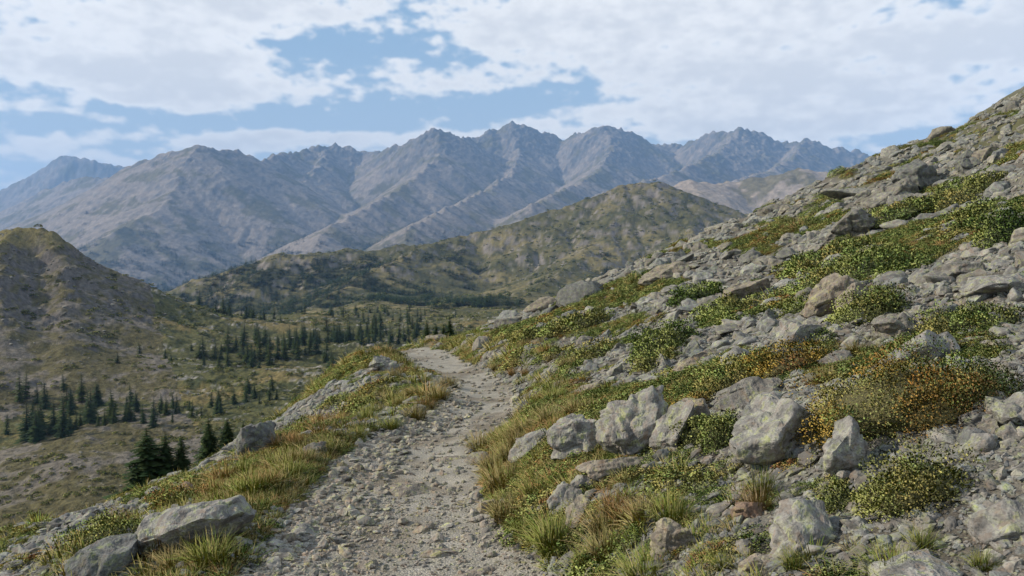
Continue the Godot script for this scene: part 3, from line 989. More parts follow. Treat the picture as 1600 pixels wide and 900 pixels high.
# ------------------------------------------------------------------ plants
func plant_mat(back: Color) -> StandardMaterial3D:
	var m := StandardMaterial3D.new()
	m.vertex_color_use_as_albedo = true
	m.roughness = 1.0
	m.metallic_specular = 0.2
	m.cull_mode = BaseMaterial3D.CULL_DISABLED
	m.backlight_enabled = true
	m.backlight = back
	return m

func pick(r: RandomNumberGenerator, palette: Array) -> Color:
	var a: Color = palette[r.randi() % palette.size()]
	var b: Color = palette[r.randi() % palette.size()]
	return a.lerp(b, 0.2 + r.randf() * 0.4) * r.randf_range(0.85, 1.12)

const GREEN_BLADES := [Color(0.123, 0.181, 0.036), Color(0.174, 0.210, 0.043), Color(0.232, 0.232, 0.065), Color(0.348, 0.297, 0.131)]
const GOLD_BLADES := [Color(0.245, 0.216, 0.088), Color(0.341, 0.274, 0.140), Color(0.161, 0.172, 0.055), Color(0.314, 0.214, 0.107)]
const RUST_BLADES := [Color(0.338, 0.182, 0.081), Color(0.392, 0.257, 0.121), Color(0.257, 0.162, 0.074), Color(0.203, 0.189, 0.054)]
const STRAW_BLADES := [Color(0.403, 0.312, 0.182), Color(0.325, 0.247, 0.143), Color(0.247, 0.182, 0.104)]
const GREEN_LEAVES := [Color(0.202, 0.290, 0.090), Color(0.304, 0.394, 0.126), Color(0.403, 0.447, 0.150), Color(0.243, 0.259, 0.100)]
const DARK_LEAVES := [Color(0.070, 0.117, 0.037), Color(0.105, 0.164, 0.047), Color(0.140, 0.200, 0.051)]
const ORANGE_LEAVES := [Color(0.42, 0.22, 0.055), Color(0.40, 0.29, 0.075), Color(0.22, 0.21, 0.06), Color(0.27, 0.13, 0.065), Color(0.36, 0.25, 0.065)]
const OLIVE_LEAVES := [Color(0.361, 0.346, 0.120), Color(0.260, 0.285, 0.099), Color(0.448, 0.379, 0.139), Color(0.166, 0.180, 0.068)]

func tuft_mesh(seed: int, blades: int, palette: Array, width: float, droop: float) -> ArrayMesh:
	# a clump of height 1 and radius about 0.5
	var r := RandomNumberGenerator.new()
	r.seed = seed
	var v := PackedVector3Array()
	var n := PackedVector3Array()
	var c := PackedColorArray()
	var t := PackedInt32Array()
	for b in blades:
		var a := r.randf() * TAU
		var out := Vector3(cos(a), 0, sin(a))
		var root := out * sqrt(r.randf()) * 0.26
		var spread := r.randf_range(0.1, 1.0)
		var tall := r.randf_range(0.55, 1.05) * (1.0 - 0.25 * spread)
		var bow := spread * r.randf_range(0.35, 0.75)
		var a2 := a + r.randfn() * 0.5
		var dir := Vector3(cos(a2), 0, sin(a2))
		var side := Vector3(-dir.z, 0, dir.x).rotated(dir, r.randf_range(-0.8, 0.8)) * width * r.randf_range(0.7, 1.3)
		var col := pick(r, palette)
		var k := v.size()
		for s in 4:
			var u := s / 3.0
			var p := root + dir * bow * pow(u, 1.6) + Vector3.UP * tall * (u - droop * spread * u * u * u) - Vector3(0, 0.06, 0)
			var half := side * (1.0 - u * 0.92)
			v.append(p - half)
			v.append(p + half)
			var nn := (Vector3.UP * 0.8 + dir * 0.5 + side.cross(dir).normalized() * 0.4).normalized()
			n.append(nn)
			n.append(nn)
			c.append(col)
			c.append(col)
		for s in 3:
			var q := k + s * 2
			t.append_array(PackedInt32Array([q, q + 2, q + 1, q + 1, q + 2, q + 3]))
	return mesh_of(v, n, t, c)

func leaf_mesh(seed: int, size: Vector3, leaf: float, count: int, palettes: Array) -> ArrayMesh:
	# a low mat of leaves: lumps of short twigs over a dome
	var r := RandomNumberGenerator.new()
	r.seed = seed
	var v := PackedVector3Array()
	var n := PackedVector3Array()
	var c := PackedColorArray()
	var t := PackedInt32Array()
	var lumps := []
	for k in 5 + int(size.x * 14.0):
		var a := r.randf() * TAU
		var q := sqrt(r.randf()) * 0.95
		var h := sqrt(maxf(1.0 - q * q, 0.05))
		lumps.append([Vector3(cos(a) * q * size.x * 0.5, (0.25 + 0.6 * h) * size.y * r.randf_range(0.65, 1.1), sin(a) * q * size.z * 0.5), r.randf_range(0.10, 0.2) * minf(size.x, 0.7), pick(r, palettes[r.randi() % palettes.size()])])
	for k in count:
		var lump: Array = lumps[r.randi() % lumps.size()]
		var up := Vector3(r.randfn(), absf(r.randfn()) * 0.9 + 0.1, r.randfn()).normalized()
		var p: Vector3 = lump[0] + up * lump[1] * r.randf_range(0.5, 1.1) * Vector3(1.2, 0.8, 1.2)
		if r.randf() < 0.35: p.y *= r.randf()
		if k % 5 < 3:
			up = Vector3(r.randfn(), absf(r.randfn()), r.randfn()).normalized()
			p = up * size * Vector3(0.46, 0.62, 0.46) * r.randf_range(0.84, 1.14)
			lump = lumps[0]
			for other in lumps:
				if other[0].distance_squared_to(p) < lump[0].distance_squared_to(p): lump = other
		p.y = maxf(p.y, 0.0)
		var dir := (up + Vector3(r.randfn(), r.randfn() + 0.5, r.randfn()) * 0.6).normalized()
		var side := dir.cross(Vector3(r.randfn(), r.randfn(), r.randfn())).normalized()
		var l := leaf * r.randf_range(0.6, 1.3)
		var col: Color = lump[2] * r.randf_range(0.8, 1.2)
		if r.randf() < 0.2: col = col.lerp(pick(r, palettes[r.randi() % palettes.size()]), 0.6)
		var q := v.size()
		v.append_array(PackedVector3Array([p, p + dir * l * 0.5 + side * l * 0.32, p + dir * l, p + dir * l * 0.5 - side * l * 0.32]))
		var nn := (dir.cross(side) * 0.6 + up * 0.8 + Vector3.UP * 0.5).normalized()
		if nn.dot(up) < 0.0: nn = -nn
		for e in 4:
			n.append(nn)
			c.append(col)
		t.append_array(PackedInt32Array([q, q + 2, q + 1, q, q + 3, q + 2]))
	return mesh_of(v, n, t, c)

func twig_mesh(seed: int, size: Vector3) -> ArrayMesh:
	var st := SurfaceTool.new()
	st.begin(Mesh.PRIMITIVE_TRIANGLES)
	var r := RandomNumberGenerator.new()
	r.seed = seed
	for k in 8:
		var a := r.randf() * TAU
		var q := sqrt(r.randf()) * 0.85
		var p := Vector3(cos(a) * q * size.x * 0.4, -0.03, sin(a) * q * size.z * 0.4)
		var e := p * r.randf_range(1.0, 1.3) + Vector3(0, size.y * r.randf_range(0.5, 0.85), 0)
		limb(st, p, e, 0.004, 0.0015, 4)
	st.generate_normals()
	return st.commit()

func limb(st: SurfaceTool, a: Vector3, b: Vector3, ra: float, rb: float, sides: int) -> void:
	var ax := (b - a).normalized()
	var u := ax.cross(Vector3(0.31, 0.2, 0.93)).normalized()
	var w := ax.cross(u)
	for s in sides:
		var p0 := u * cos(TAU * s / sides) + w * sin(TAU * s / sides)
		var p1 := u * cos(TAU * (s + 1) / sides) + w * sin(TAU * (s + 1) / sides)
		for p in [a + p0 * ra, b + p1 * rb, b + p0 * rb, a + p0 * ra, a + p1 * ra, b + p1 * rb]:
			st.add_vertex(p)

var leaf_mat: StandardMaterial3D
var moss_mats := []
var blade_mat: StandardMaterial3D
var wood_mat: StandardMaterial3D

# label, x, z, width, height, palette
var shrubs := [
	["big mat of orange and green dwarf shrub spilling over the stones", 2.2, -4.45, 1.25, 0.36, "orange"],
	["green end of the orange shrub mat where it meets the gravel", 2.42, -4.25, 0.5, 0.24, "olive"],
	["low green shrub mat creeping over the gravelly slope", 1.80, -3.55, 0.52, 0.20, "olive"],
	["small yellow-green tail of the low shrub mat on the gravel", 1.55, -3.72, 0.26, 0.12, "green"],
	["leafy green shrub growing between the outcrop and the broad boulder", 1.36, -5.1, 0.32, 0.30, "green"],
	["red-tinged shrub on top of the trailside outcrop", 1.42, -6.1, 0.34, 0.2, "orange"],
	["dark green round bush in the middle of the stone field", 1.95, -10.1, 0.95, 0.42, "dark"],
	["green skirt of heath below the dark round bush", 1.72, -9.3, 0.7, 0.22, "green"],
	["dark green low bush near the far rim of the slope", 3.4, -14.7, 1.1, 0.32, "dark"],
	["long bright green heath terrace across the upper slope", 4.55, -10.8, 1.7, 0.34, "green"],
	["second green heath terrace higher on the slope", 5.9, -15.0, 1.9, 0.36, "green"],
	["golden-topped heath mat beside the cracked bedrock ledge", 2.25, -6.4, 0.8, 0.22, "orange"],
	["dull green heath mat above the cracked bedrock ledge", 1.85, -6.6, 0.7, 0.18, "olive"],
	["wide green heath mat in the hollow of the far stone field", 3.5, -12.9, 1.2, 0.3, "green"],
	["dark bush beside the upper crags", 5.8, -9.4, 0.8, 0.5, "dark"],
	["bright green heath in front of the pale cracked boulder", 3.3, -7.4, 0.8, 0.28, "green"],
	["green heath strip along the foot of the dark crags", 8.2, -17.6, 2.2, 0.34, "green"],
	["pale green heath strip at the base of the highest crag", 9.5, -17.0, 1.8, 0.32, "green"],
	["mossy green heath on the bank above the trail's bend", 1.3, -16.4, 1.6, 0.26, "olive"],
	["yellow-green heath at the lip of the bank by the trail's end", 0.5, -17.1, 1.2, 0.24, "olive"],
	["thin green heath on the bank below the long flat slab", 1.3, -12.3, 0.8, 0.22, "olive"],
	["small green heath cushion beside the split stone", 3.5, -9.6, 0.6, 0.22, "green"],
	["green heath tongue running down beside the stepped ledge", 3.55, -6.4, 0.6, 0.18, "green"],
	["small green cushion by the mottled stones above the shrub mat", 3.75, -6.2, 0.4, 0.16, "green"],
	["rusty heath cushion on the brow where it breaks to the valley", -2.5, -12.8, 0.7, 0.2, "olive"],
	["olive heath cushion farther along the brow above the valley", -3.3, -12.9, 0.8, 0.2, "olive"],
	["green heath patch behind the dark pointed boulder", -2.75, -5.4, 0.6, 0.14, "green"],
	["dry heath patch around the pinkish rock", -2.75, -6.6, 0.6, 0.14, "orange"],
	["green terrace heath among the highest stones", 6.3, -10.8, 0.8, 0.26, "green"],
	["small shrub rooted under the broad rounded boulder's shoulder", 1.25, -5.35, 0.26, 0.24, "green"],
]

func make_shrubs() -> void:
	var palettes := {"orange": [ORANGE_LEAVES, ORANGE_LEAVES, ORANGE_LEAVES, OLIVE_LEAVES, GREEN_LEAVES], "green": [GREEN_LEAVES, GREEN_LEAVES, OLIVE_LEAVES], "dark": [DARK_LEAVES, DARK_LEAVES, GREEN_LEAVES], "olive": [OLIVE_LEAVES, GREEN_LEAVES, OLIVE_LEAVES]}
	var k := 0
	for s in shrubs:
		k += 1
		var far := Vector2(s[1], s[2]).length()
		var leaf := clampf(far * 0.0024, 0.0125, 0.04)
		var size := Vector3(s[3], s[4], s[3] * 0.75)
		var n := int(clampf(4.2 * size.x * (size.z + size.y) / (leaf * leaf), 400.0, 22000.0 if k == 1 else 9500.0))
		var o := base("shrub")
		inst("foliage", leaf_mesh(500 + k, size, leaf, n, palettes[s[5]]), leaf_mat, o)
		inst("twigs", twig_mesh(600 + k, size), wood_mat, o)
		var mound := rock_mesh(800 + k, 3, 0, Vector3(size.x * 0.42, size.y * 0.55, size.z * 0.42), 0.12)
		inst("cushion", mound, moss_mats[{"orange": 0, "green": 1, "dark": 2, "olive": 3}[s[5]]], o)
		var x: float = s[1]
		var z: float = s[2]
		o.position = Vector3(x, ground(x, z) - 0.02, z)
		var up := slope_up(x, z, size.x * 0.35)
		o.basis = Basis(Quaternion(Vector3.UP, up.lerp(Vector3.UP, 0.15).normalized()))
		tag(o, s[0], "shrub")

# x, z, width, height, palette number (0 green, 1 gold, 2 rust, 3 straw)
var tufts := [
	Vector4(0.27, -4.75, 0.45, 0.33), Vector4(0.85, -4.22, 0.33, 0.25), Vector4(0.61, -4.72, 0.30, 0.24), Vector4(1.31, -4.14, 0.22, 0.23), Vector4(-0.08, -6.33, 0.47, 0.32), Vector4(0.00, -6.98, 0.40, 0.26), Vector4(-2.07, -6.33, 0.39, 0.28), Vector4(-1.93, -6.91, 0.42, 0.27),
	Vector4(-1.78, -4.66, 0.38, 0.25), Vector4(-1.84, -8.00, 0.30, 0.20), Vector4(-1.24, -10.24, 0.50, 0.29), Vector4(-1.10, -11.95, 0.58, 0.34), Vector4(0.65, -3.83, 0.37, 0.17), Vector4(1.46, -3.04, 0.32, 0.16), Vector4(-0.04, -5.56, 0.38, 0.23), Vector4(0.36, -7.41, 0.42, 0.21),
	Vector4(0.59, -7.30, 0.36, 0.21), Vector4(0.08, -5.12, 0.26, 0.22), Vector4(1.65, -3.17, 0.18, 0.11), Vector4(0.42, -4.35, 0.26, 0.17), Vector4(-2.00, -4.64, 0.30, 0.17), Vector4(-1.93, -7.47, 0.32, 0.19), Vector4(-1.45, -9.45, 0.39, 0.22), Vector4(-0.33, -8.16, 0.40, 0.27),
	Vector4(-0.17, -7.07, 0.41, 0.26), Vector4(0.18, -5.71, 0.33, 0.21), Vector4(-2.69, -7.39, 0.39, 0.26), Vector4(-1.99, -6.48, 0.34, 0.23), Vector4(-1.09, -13.57, 0.44, 0.28), Vector4(2.75, -6.35, 0.33, 0.17), Vector4(2.22, -5.65, 0.34, 0.14), Vector4(0.50, -8.81, 0.43, 0.20),
	Vector4(0.12, -7.66, 0.38, 0.22), Vector4(1.74, -2.91, 0.14, 0.09), Vector4(1.17, -3.26, 0.18, 0.12), Vector4(0.94, -3.51, 0.16, 0.09), Vector4(-1.21, -11.14, 0.46, 0.26), Vector4(-1.72, -8.89, 0.30, 0.19), Vector4(-2.41, -8.31, 0.43, 0.21), Vector4(1.68, -4.43, 0.17, 0.14),
]
const TUFT_KIND := [0, 0, 2, 0, 1, 1, 0, 0, 0, 0, 1, 1, 0, 0, 1, 1, 1, 0, 0, 0, 1, 1, 0, 1, 1, 0, 2, 2, 1, 1, 1, 0, 1, 0, 0, 0, 2, 0, 2, 1]

func make_grass() -> void:
	var palettes := [GREEN_BLADES, GOLD_BLADES, RUST_BLADES, STRAW_BLADES]
	var meshes := []
	for p in 4:
		meshes.append([])
		for k in 3: meshes[p].append(tuft_mesh(300 + p * 10 + k, 230, palettes[p], 0.010, 0.35))
	var words := ["bright green grass tuft", "golden-green grass tuft", "rust-brown grass tuft", "straw-coloured dead grass tuft"]
	var r := RandomNumberGenerator.new()
	r.seed = 9
	var list := []
	for i in tufts.size(): list.append([tufts[i], TUFT_KIND[i]])
	list.append([Vector4(1.26, -4.02, 0.30, 0.16), 3])
	list.append([Vector4(0.66, -4.55, 0.26, 0.16), 2])
	list.append([Vector4(0.74, -4.42, 0.26, 0.2), 1])
	for q in 46:                      # more of the tufts that line both sides of the trail
		var d := r.randf_range(4.2, 17.0)
		var inner := r.randf() < 0.6
		var x := trail_right(d) + r.randf_range(0.12, 0.9) if inner else trail_left(d) - r.randf_range(0.3, 1.2)
		var w := r.randf_range(0.24, 0.42)
		list.append([Vector4(x, -d, w, w * r.randf_range(0.5, 0.75)), [0, 1, 1, 2][r.randi() % 4]])
	for e in list:
		var f: Vector4 = e[0]
		var kind: int = e[1]
		var o := inst("grass_tuft", meshes[kind][r.randi() % 3], blade_mat)
		o.position = Vector3(f.x, ground(f.x, f.y), f.y)
		o.rotation = Vector3(r.randfn() * 0.08, r.randf() * TAU, r.randfn() * 0.08)
		o.scale = Vector3(f.z * 0.95, f.w * 1.1, f.z * 0.95)
		var inner := f.x > trail_right(-f.y)
		var near := f.x - trail_right(-f.y) < 1.0 if inner else trail_left(-f.y) - f.x < 0.8
		var where := ("on the bank that borders the trail" if near else "among stones on the slope above the trail") if inner else ("on the outer verge of the trail" if near else "on the brow below the trail")
		var by := beside(f.x, f.y, 0.3)
		var big: String = "large " if f.z > 0.38 else "small " if f.z < 0.27 else ""
		tag(o, big + words[kind] + (" " + where if by == "" else by), "grass tuft", "grass tufts " + where)
	# low grass and heath too dense to count
	var small := []
	for p in 3: small.append(tuft_mesh(360 + p, 34, palettes[p], 0.022, 0.3))
	var cushions := [leaf_mesh(371, Vector3(1, 0.42, 1), 0.045, 2400, [GREEN_LEAVES, OLIVE_LEAVES]), leaf_mesh(372, Vector3(1, 0.36, 1), 0.045, 2400, [OLIVE_LEAVES, OLIVE_LEAVES, GREEN_LEAVES, OLIVE_LEAVES, ORANGE_LEAVES]), leaf_mesh(373, Vector3(1, 0.45, 1), 0.045, 2400, [GREEN_LEAVES, DARK_LEAVES])]
	var g_at := [[], [], []]
	var g_tint := [[], [], []]
	var c_at := [[], [], []]
	var c_tint := [[], [], []]
	for q in 42000:
		var reach := 9.0 if q < 17000 else 24.0 if q < 32000 else 58.0
		var rr := sqrt(r.randf_range(0.03, 1.0)) * reach
		var a := deg_to_rad(r.randf_range(-36.5, 36.5))
		var x := rr * sin(a)
		var z := -rr * cos(a)
		var roll := r.randf()
		var sz := r.randf_range(0.7, 1.4)
		var yaw := r.randf() * TAU
		var kind := r.randi() % 3
		var g := r.randf_range(0.75, 1.15)
		var d := -z
		if d < 26.0 and x > trail_left(d) - 0.1 and x < trail_right(d) + 0.05: continue
		if -(6.2 - 0.155 * (clampf(d, 0.0, 26.0) - 4.0)) - x > (40.0 if reach > 30.0 else 4.0) or (d - 24.5 - maxf(x, -4.0)) * 0.75 > (9.0 if x > -6.0 else 40.0): continue
		var v := veg(x, d)
		var verge := smoothstep(1.5, 0.3, x - trail_right(d)) if x > trail_right(d) else smoothstep(2.2, 0.3, trail_left(d) - x)
		v = maxf(v, verge * 0.34 * smoothstep(30.0, 18.0, rr))
		if roll > v: continue
		var grassy := r.randf() < lerpf(0.10, 0.75, verge) or x < trail_left(d) and r.randf() < 0.35
		var s: float = sz * (0.10 if reach < 10.0 else 0.17 if reach < 30.0 else 0.32)
		var up := slope_up(x, z, 0.15)
		var basis := Basis(Quaternion(Vector3.UP, up)) * Basis(Vector3.UP, yaw)
		var at := Vector3(x, ground(x, z) - s * 0.05, z)
		if grassy:
			kind = 0 if kind == 2 and roll * 3.0 < 1.0 else kind
			g_at[kind].append(Transform3D(basis.scaled_local(Vector3(s * 1.5, s * 0.95, s * 1.5)), at))
			g_tint[kind].append(Color(g, g, g))
		else:
			c_at[kind].append(Transform3D(basis.scaled_local(Vector3(s * 1.9, s * 0.95, s * 1.9)), at))
			c_tint[kind].append(Color(g, g, g))
	var gg := base("low_grass")
	tag(gg, "short green and golden grass growing between the stones of the hillside", "grass", "", "stuff")
	var cc := base("heath")
	tag(cc, "low green heath cushions covering patches of the hillside", "heath", "", "stuff")
	for k in 3:
		scatter(gg, "grass", small[k], blade_mat, g_at[k], g_tint[k])
		scatter(cc, "foliage", cushions[k], leaf_mat, c_at[k], c_tint[k])

# ------------------------------------------------------------------ spruces
var spruce_mat: StandardMaterial3D
var spruce_pale: StandardMaterial3D

func spruce_crown(seed: int, whorls: int, arms: int, pieces: int, slim: float) -> ArrayMesh:
	# height 1: arms in whorls, each a drooping spray of flat needle tufts
	var r := RandomNumberGenerator.new()
	r.seed = seed
	var v := PackedVector3Array()
	var n := PackedVector3Array()
	var c := PackedColorArray()
	var t := PackedInt32Array()
	for w in whorls:
		var u := float(w) / whorls
		var y := 0.06 + 0.93 * u
		var reach := slim * pow(1.0 - u, 0.85) * r.randf_range(0.72, 1.12) + 0.008
		for k in arms:
			if r.randf() < 0.10: continue
			var a := TAU * (k + r.randf() * 0.8) / arms + w * 2.4
			var dir := Vector3(cos(a), 0, sin(a))
			var side := Vector3(-dir.z, 0, dir.x)
			var long := reach * r.randf_range(0.65, 1.15)
			var sag := r.randf_range(0.15, 0.5)
			var tone := r.randf_range(0.7, 1.35)
			var col := Color(0.026, 0.042, 0.018).lerp(Color(0.045, 0.06, 0.024), r.randf()) * tone
			for s in pieces:
				var f := (s + 0.35) / pieces
				var p := dir * long * f + Vector3(0, y - sag * long * f * f + 0.1 * long * f, 0)
				var wide := long * (0.42 - 0.24 * f) * r.randf_range(0.7, 1.3)
				var fore := long * 1.1 / pieces
				var drop := Vector3(0, -wide * r.randf_range(0.2, 0.7), 0)
				var q := v.size()
				var tip := p + dir * fore * 1.3 + Vector3(0, -0.25 * fore, 0)
				v.append_array(PackedVector3Array([p - dir * fore * 0.4 + Vector3(0, 0.10 * wide, 0), p + side * wide + drop + dir * fore * 0.3, tip, p - side * wide + drop + dir * fore * 0.3]))
				var nn := (Vector3.UP * 0.75 + dir * 0.6).normalized()
				n.append_array(PackedVector3Array([nn, (nn + side * 0.4).normalized(), nn, (nn - side * 0.4).normalized()]))
				for e in 4: c.append(col)
				t.append_array(PackedInt32Array([q, q + 2, q + 1, q, q + 3, q + 2]))
	return mesh_of(v, n, t, c)

func spruce_trunk() -> ArrayMesh:
	var st := SurfaceTool.new()
	st.begin(Mesh.PRIMITIVE_TRIANGLES)
	limb(st, Vector3(0, -0.08, 0), Vector3(0, 0.5, 0), 0.020, 0.011, 7)
	limb(st, Vector3(0, 0.5, 0), Vector3(0, 0.98, 0), 0.011, 0.002, 7)
	st.generate_normals()
	return st.commit()

# tip x, tip height, z and whether it stands among the big group
var big_spruces := [
	["tallest broad spruce rising behind the brow of the hillside", Vector3(-7.60, -3.77, -16.50), 0.40],
	["middle-sized spruce next to the tallest spruce below the brow", Vector3(-7.34, -3.97, -16.80), 0.32],
	["slim small spruce at the end of the three below the brow", Vector3(-7.09, -4.08, -17.00), 0.31],
	["open-branched spruce standing alone below the brow", Vector3(-7.07, -3.95, -18.50), 0.24],
	["dense conical spruce beside the open-branched one", Vector3(-6.63, -4.04, -18.50), 0.34],
	["short spruce half hidden behind the dark jagged crag", Vector3(-6.36, -4.20, -18.80), 0.31],
	["slender spruce standing apart beyond the trail's end", Vector3(-3.19, -2.85, -30.00), 0.27],
	["shorter spruce beyond the trail's end", Vector3(-2.90, -3.05, -30.50), 0.27],
	["small spruce beside the tallest one beyond the trail's end", Vector3(-2.57, -3.02, -30.00), 0.27],
	["tallest spruce beyond the trail's end", Vector3(-2.33, -2.70, -30.00), 0.27],
]

# middle x, z, half width, half depth, number, height: stands of spruces in the valley
var stands := [
	["in the row along the saddle below the bare hill", -143, -432, 20, 14, 18, 7.0],
	["in the dense stand on the valley saddle", -95, -318, 20, 22, 42, 8.0],
	["in the second stand beyond the valley saddle", -85, -365, 24, 30, 36, 7.5],
	["in the wide stand at the foot of the middle ridge", -68, -385, 26, 34, 44, 7.5],
	["in the loose stand near the trail's end", -48, -345, 16, 26, 16, 6.5],
	["in the small clump out in the meadow", -57, -268, 5, 6, 7, 7.5],
	["scattered on the lower flank of the middle ridge", -95, -520, 50, 60, 34, 7.0],
	["in the dark clump on the near valley floor", -118, -205, 15, 11, 24, 8.0],
	["behind the dark clump on the near valley floor", -135, -232, 22, 12, 14, 7.0],
	["in the loose row across the valley meadow", -102, -212, 16, 9, 13, 4.6],
	["by the pale stones in the middle of the meadow", -92, -225, 18, 9, 14, 4.4],
	["in the far row across the valley meadow", -78, -235, 10, 8, 12, 5.0],
	["on the foot of the bare hill above the meadow", -118, -300, 22, 26, 12, 6.0],
]

func make_spruces() -> void:
	var fine := []
	for k in 4: fine.append(spruce_crown(700 + k, 46, 9, 6, 0.22))
	var plain := []
	for k in 5: plain.append(spruce_crown(720 + k, 20, 7, 3, 0.20))
	var trunk := spruce_trunk()
	var i := 0
	for s in big_spruces:
		var tip: Vector3 = s[1]
		var y := ground(tip.x, tip.z)
		var h := tip.y - y
		var o := base("spruce_tree")
		inst("trunk", trunk, wood_mat, o)
		inst("crown", fine[i % 4], spruce_mat, o)
		var wide: float = s[2] / 0.22
		o.position = Vector3(tip.x, y, tip.z)
		o.rotation.y = i * 1.3
		o.scale = Vector3(h * wide, h, h * wide)
		tag(o, s[0], "tree")
		i += 1
	var r := RandomNumberGenerator.new()
	r.seed = 41
	for s in stands:
		for k in int(s[5]):
			var x: float = s[1] + r.randfn() * s[3] * 0.55
			var z: float = s[2] + r.randfn() * s[4] * 0.55
			var h: float = s[6] * r.randf_range(0.5, 1.3) * 1.1
			var o := base("spruce_tree")
			inst("trunk", trunk, wood_mat, o)
			inst("crown", plain[r.randi() % 5], [spruce_mat, spruce_mat, spruce_pale][r.randi() % 3], o)
			o.position = Vector3(x, ground(x, z), z)
			o.rotation = Vector3(r.randfn() * 0.035, r.randf() * TAU, r.randfn() * 0.035)
			var w := h * r.randf_range(0.85, 1.45)
			o.scale = Vector3(w, h, w)
			var look: String = ("tall" if h > s[6] else "short" if h < s[6] * 0.72 else "middling") + (" broad" if w > h * 1.2 else " slim" if w < h else "")
			tag(o, look + " dark spruce " + s[0], "tree", "spruces " + s[0])
	# forests that read as one mass, far off
	var sites := {"wooded_flank": [], "forest": []}
	var tints := {"wooded_flank": [], "forest": []}
	for q in 75000:
		var far := q % 3 > 0
		var rr := exp(r.randf_range(log(2300.0), log(5200.0))) if far else exp(r.randf_range(log(620.0), log(1250.0)))
		var a := deg_to_rad(r.randf_range(-36.0, 12.0))
		var x := rr * sin(a)
		var z := -rr * cos(a)
		var y := ground(x, z)
		var g := r.randf_range(0.8, 1.2)
		var h := r.randf_range(0.7, 1.3) * (17.0 if far else 7.5)
		var n := fbm.get_noise_2d(x * 0.7, z * 0.7 + 500.0)
		if far:
			if n + fbm.get_noise_2d(x * 3.0, z * 3.0) * 0.4 < 0.02 + (y + 90.0) / 420.0: continue
		else:
			var wood := smoothstep(-40.0, -200.0, x) * smoothstep(-700.0, -900.0, z)
			if n + fbm.get_noise_2d(x * 4.0, z * 4.0) * 0.5 < 0.30 - wood * 0.42 + smoothstep(-60.0, 20.0, y) * 0.3: continue
		var key := "forest" if far else "wooded_flank"
		sites[key].append(Transform3D(Basis(Vector3.UP, r.randf() * TAU).scaled(Vector3(h * 1.25, h, h * 1.25)), Vector3(x, y - 0.3, z)))
		tints[key].append(Color(g, g, g))
	var far_crown := spruce_crown(740, 9, 6, 1, 0.24)
	for key in sites:
		var o := base(key)
		tag(o, "dark forest on the lower slopes of the far mountains" if key == "forest" else "dark spruce wood on the lower flank of the middle ridge", "forest", "", "stuff")
		scatter(o, "crowns", far_crown, spruce_mat, sites[key], tints[key])
		print(key, " ", sites[key].size())

func make_valley_cover() -> void:
	var r := RandomNumberGenerator.new()
	r.seed = 63
	var bush := leaf_mesh(380, Vector3(1, 0.8, 1), 0.16, 260, [DARK_LEAVES, OLIVE_LEAVES])
	var b_at := []
	var b_tint := []
	var s_at := [[], [], []]
	var s_tint := [[], [], []]
	for q in 110000:
		var rr := exp(r.randf_range(log(26.0), log(1500.0)))
		var a := deg_to_rad(r.randf_range(-37.0, 30.0))
		var x := rr * sin(a)
		var z := -rr * cos(a)
		var g := r.randf_range(0.75, 1.2)
		var roll := r.randf()
		var yaw := r.randf() * TAU
		var sz := r.randf_range(0.5, 1.0)
		var kind := r.randi() % 3
		if near_ground(x, -z) > mid_field.at(x, z) and x > -9.0 - 0.05 * rr: continue
		var y := ground(x, z)
		if q % 3 == 0:
			if fbm.get_noise_2d(x * 5.0, z * 7.0) + 0.4 * noise.get_noise_2d(x * 1.5, z * 1.5) < 0.10: continue
			var s := minf(sz * sz * rr * 0.0065, 4.0)
			b_at.append(Transform3D(Basis(Vector3.UP, yaw).scaled(Vector3(s * 1.3, s * 0.8, s * 1.3)), Vector3(x, y - 0.05 * s, z)))
			b_tint.append(Color(g, g, g))
		else:
			var steep := 1.0 - slope_up(x, z, 3.0).y
			if roll > 0.15 + smoothstep(0.03, 0.14, steep) * 0.8 or fbm.get_noise_2d(x * 3.0 + 11.0, z * 3.0) < -0.02: continue
			var s := minf(sz * sz * rr * 0.0048, 3.5)
			s_at[kind].append(Transform3D(Basis(Vector3.UP, yaw).scaled(Vector3(s, s * 0.8, s)), Vector3(x, y, z)))
			s_tint[kind].append(Color(g * 0.8, g * 0.77, g * 0.73))
	var o := base("bushes")
	tag(o, "dark low bushes dotted over the valley and its hills", "bushes", "", "stuff")
	scatter(o, "foliage", bush, leaf_mat, b_at, b_tint)
	var t := base("rock_debris")
	tag(t, "grey blocks strewn over the valley sides and hills", "rocks", "", "stuff")
	for k in 3: scatter(t, "blocks", rock_mesh(900 + k, 2, 9, Vector3(0.62, 0.4, 0.55), 0.05), stone_mat, s_at[k], s_tint[k])
	print("bushes ", b_at.size(), " blocks ", s_at[0].size() * 3)

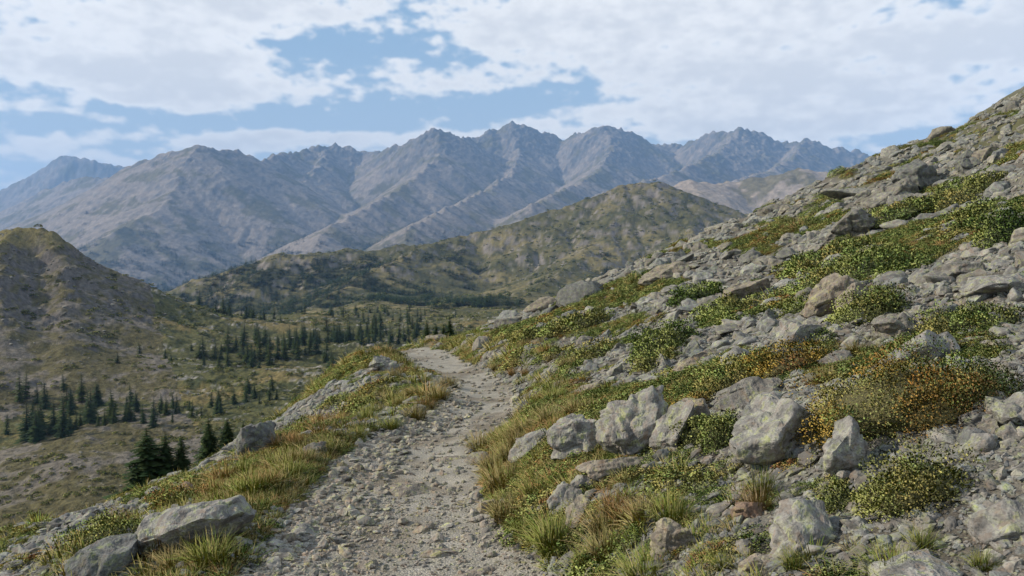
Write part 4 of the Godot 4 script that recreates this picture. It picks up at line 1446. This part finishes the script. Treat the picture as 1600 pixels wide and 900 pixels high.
func _ready() -> void:
	clock = Time.get_ticks_msec()
	rng.seed = 11
	noise = new_noise(FastNoiseLite.TYPE_SIMPLEX_SMOOTH, 1, 3, FastNoiseLite.FRACTAL_NONE)
	fbm = new_noise(FastNoiseLite.TYPE_SIMPLEX_SMOOTH, 5, 8, FastNoiseLite.FRACTAL_FBM)
	ridged = new_noise(FastNoiseLite.TYPE_SIMPLEX_SMOOTH, 4, 15, FastNoiseLite.FRACTAL_RIDGED)
	billow = new_noise(FastNoiseLite.TYPE_CELLULAR, 3, 21, FastNoiseLite.FRACTAL_FBM)
	cell_edge = new_noise(FastNoiseLite.TYPE_CELLULAR, 1, 27, FastNoiseLite.FRACTAL_NONE)
	cell_edge.cellular_return_type = FastNoiseLite.RETURN_DISTANCE2_SUB
	cell_step = new_noise(FastNoiseLite.TYPE_CELLULAR, 1, 27, FastNoiseLite.FRACTAL_NONE)
	cell_step.cellular_return_type = FastNoiseLite.RETURN_CELL_VALUE
	# ---------------- camera
	var cam := Camera3D.new()
	cam.name = "camera"
	cam.fov = 39.42
	cam.rotation_degrees = Vector3(-3.2, 0, 0)
	cam.near = 0.1
	cam.far = 30000.0
	add_child(cam)
	# ---------------- sky, air and exposure
	var env := Environment.new()
	env.background_mode = Environment.BG_SKY
	var sky := Sky.new()
	var pano := PanoramaSkyMaterial.new()
	pano.panorama = make_sky()
	sky.sky_material = pano
	env.sky = sky
	env.sky_rotation = Vector3(0, PI, 0)
	env.tonemap_mode = Environment.TONE_MAPPER_LINEAR
	env.tonemap_exposure = 1.2
	env.fog_enabled = true
	env.fog_density = 0.00009
	env.fog_light_color = Color(0.57, 0.74, 0.95)
	env.sdfgi_enabled = true
	env.ssao_enabled = true
	env.ssil_enabled = true
	var we := WorldEnvironment.new()
	we.name = "environment"
	we.environment = env
	add_child(we)
	# ---------------- sun
	var sun := DirectionalLight3D.new()
	sun.name = "sun"
	sun.light_energy = 1.6
	sun.light_color = Color(1.0, 0.95, 0.87)
	sun.light_angular_distance = 1.5
	sun.shadow_enabled = true
	sun.rotation_degrees = Vector3(-30, -92, 0)
	add_child(sun)
	lap("sky")
	leaf_mat = plant_mat(Color(0.35, 0.4, 0.15))
	blade_mat = plant_mat(Color(0.5, 0.5, 0.25))
	spruce_mat = plant_mat(Color(0.1, 0.14, 0.05))
	spruce_pale = plant_mat(Color(0.1, 0.14, 0.05))
	spruce_pale.albedo_color = Color(1.0, 0.98, 0.8) 
	spruce_mat.albedo_color = Color(0.85, 0.9, 0.88)
	wood_mat = StandardMaterial3D.new()
	wood_mat.albedo_color = Color(0.25, 0.2, 0.16)
	wood_mat.roughness = 0.95
	make_surfaces()
	make_far_surfaces()
	for c in [Color(0.14, 0.125, 0.045), Color(0.115, 0.125, 0.045), Color(0.06, 0.075, 0.03), Color(0.125, 0.118, 0.045)]:
		var m: StandardMaterial3D = soil_mats[1].duplicate()
		m.vertex_color_use_as_albedo = false
		m.albedo_color = c.linear_to_srgb()
		m.heightmap_scale = 3.0
		moss_mats.append(m)
	lap("surfaces")
	make_fields()
	make_terrain()
	make_boulders()
	make_slabs()
	lap("boulders")
	make_stones()
	lap("stones")
	make_shrubs()
	make_grass()
	lap("plants")
	make_spruces()
	lap("spruces")
	make_valley_cover()
	lap("valley cover")
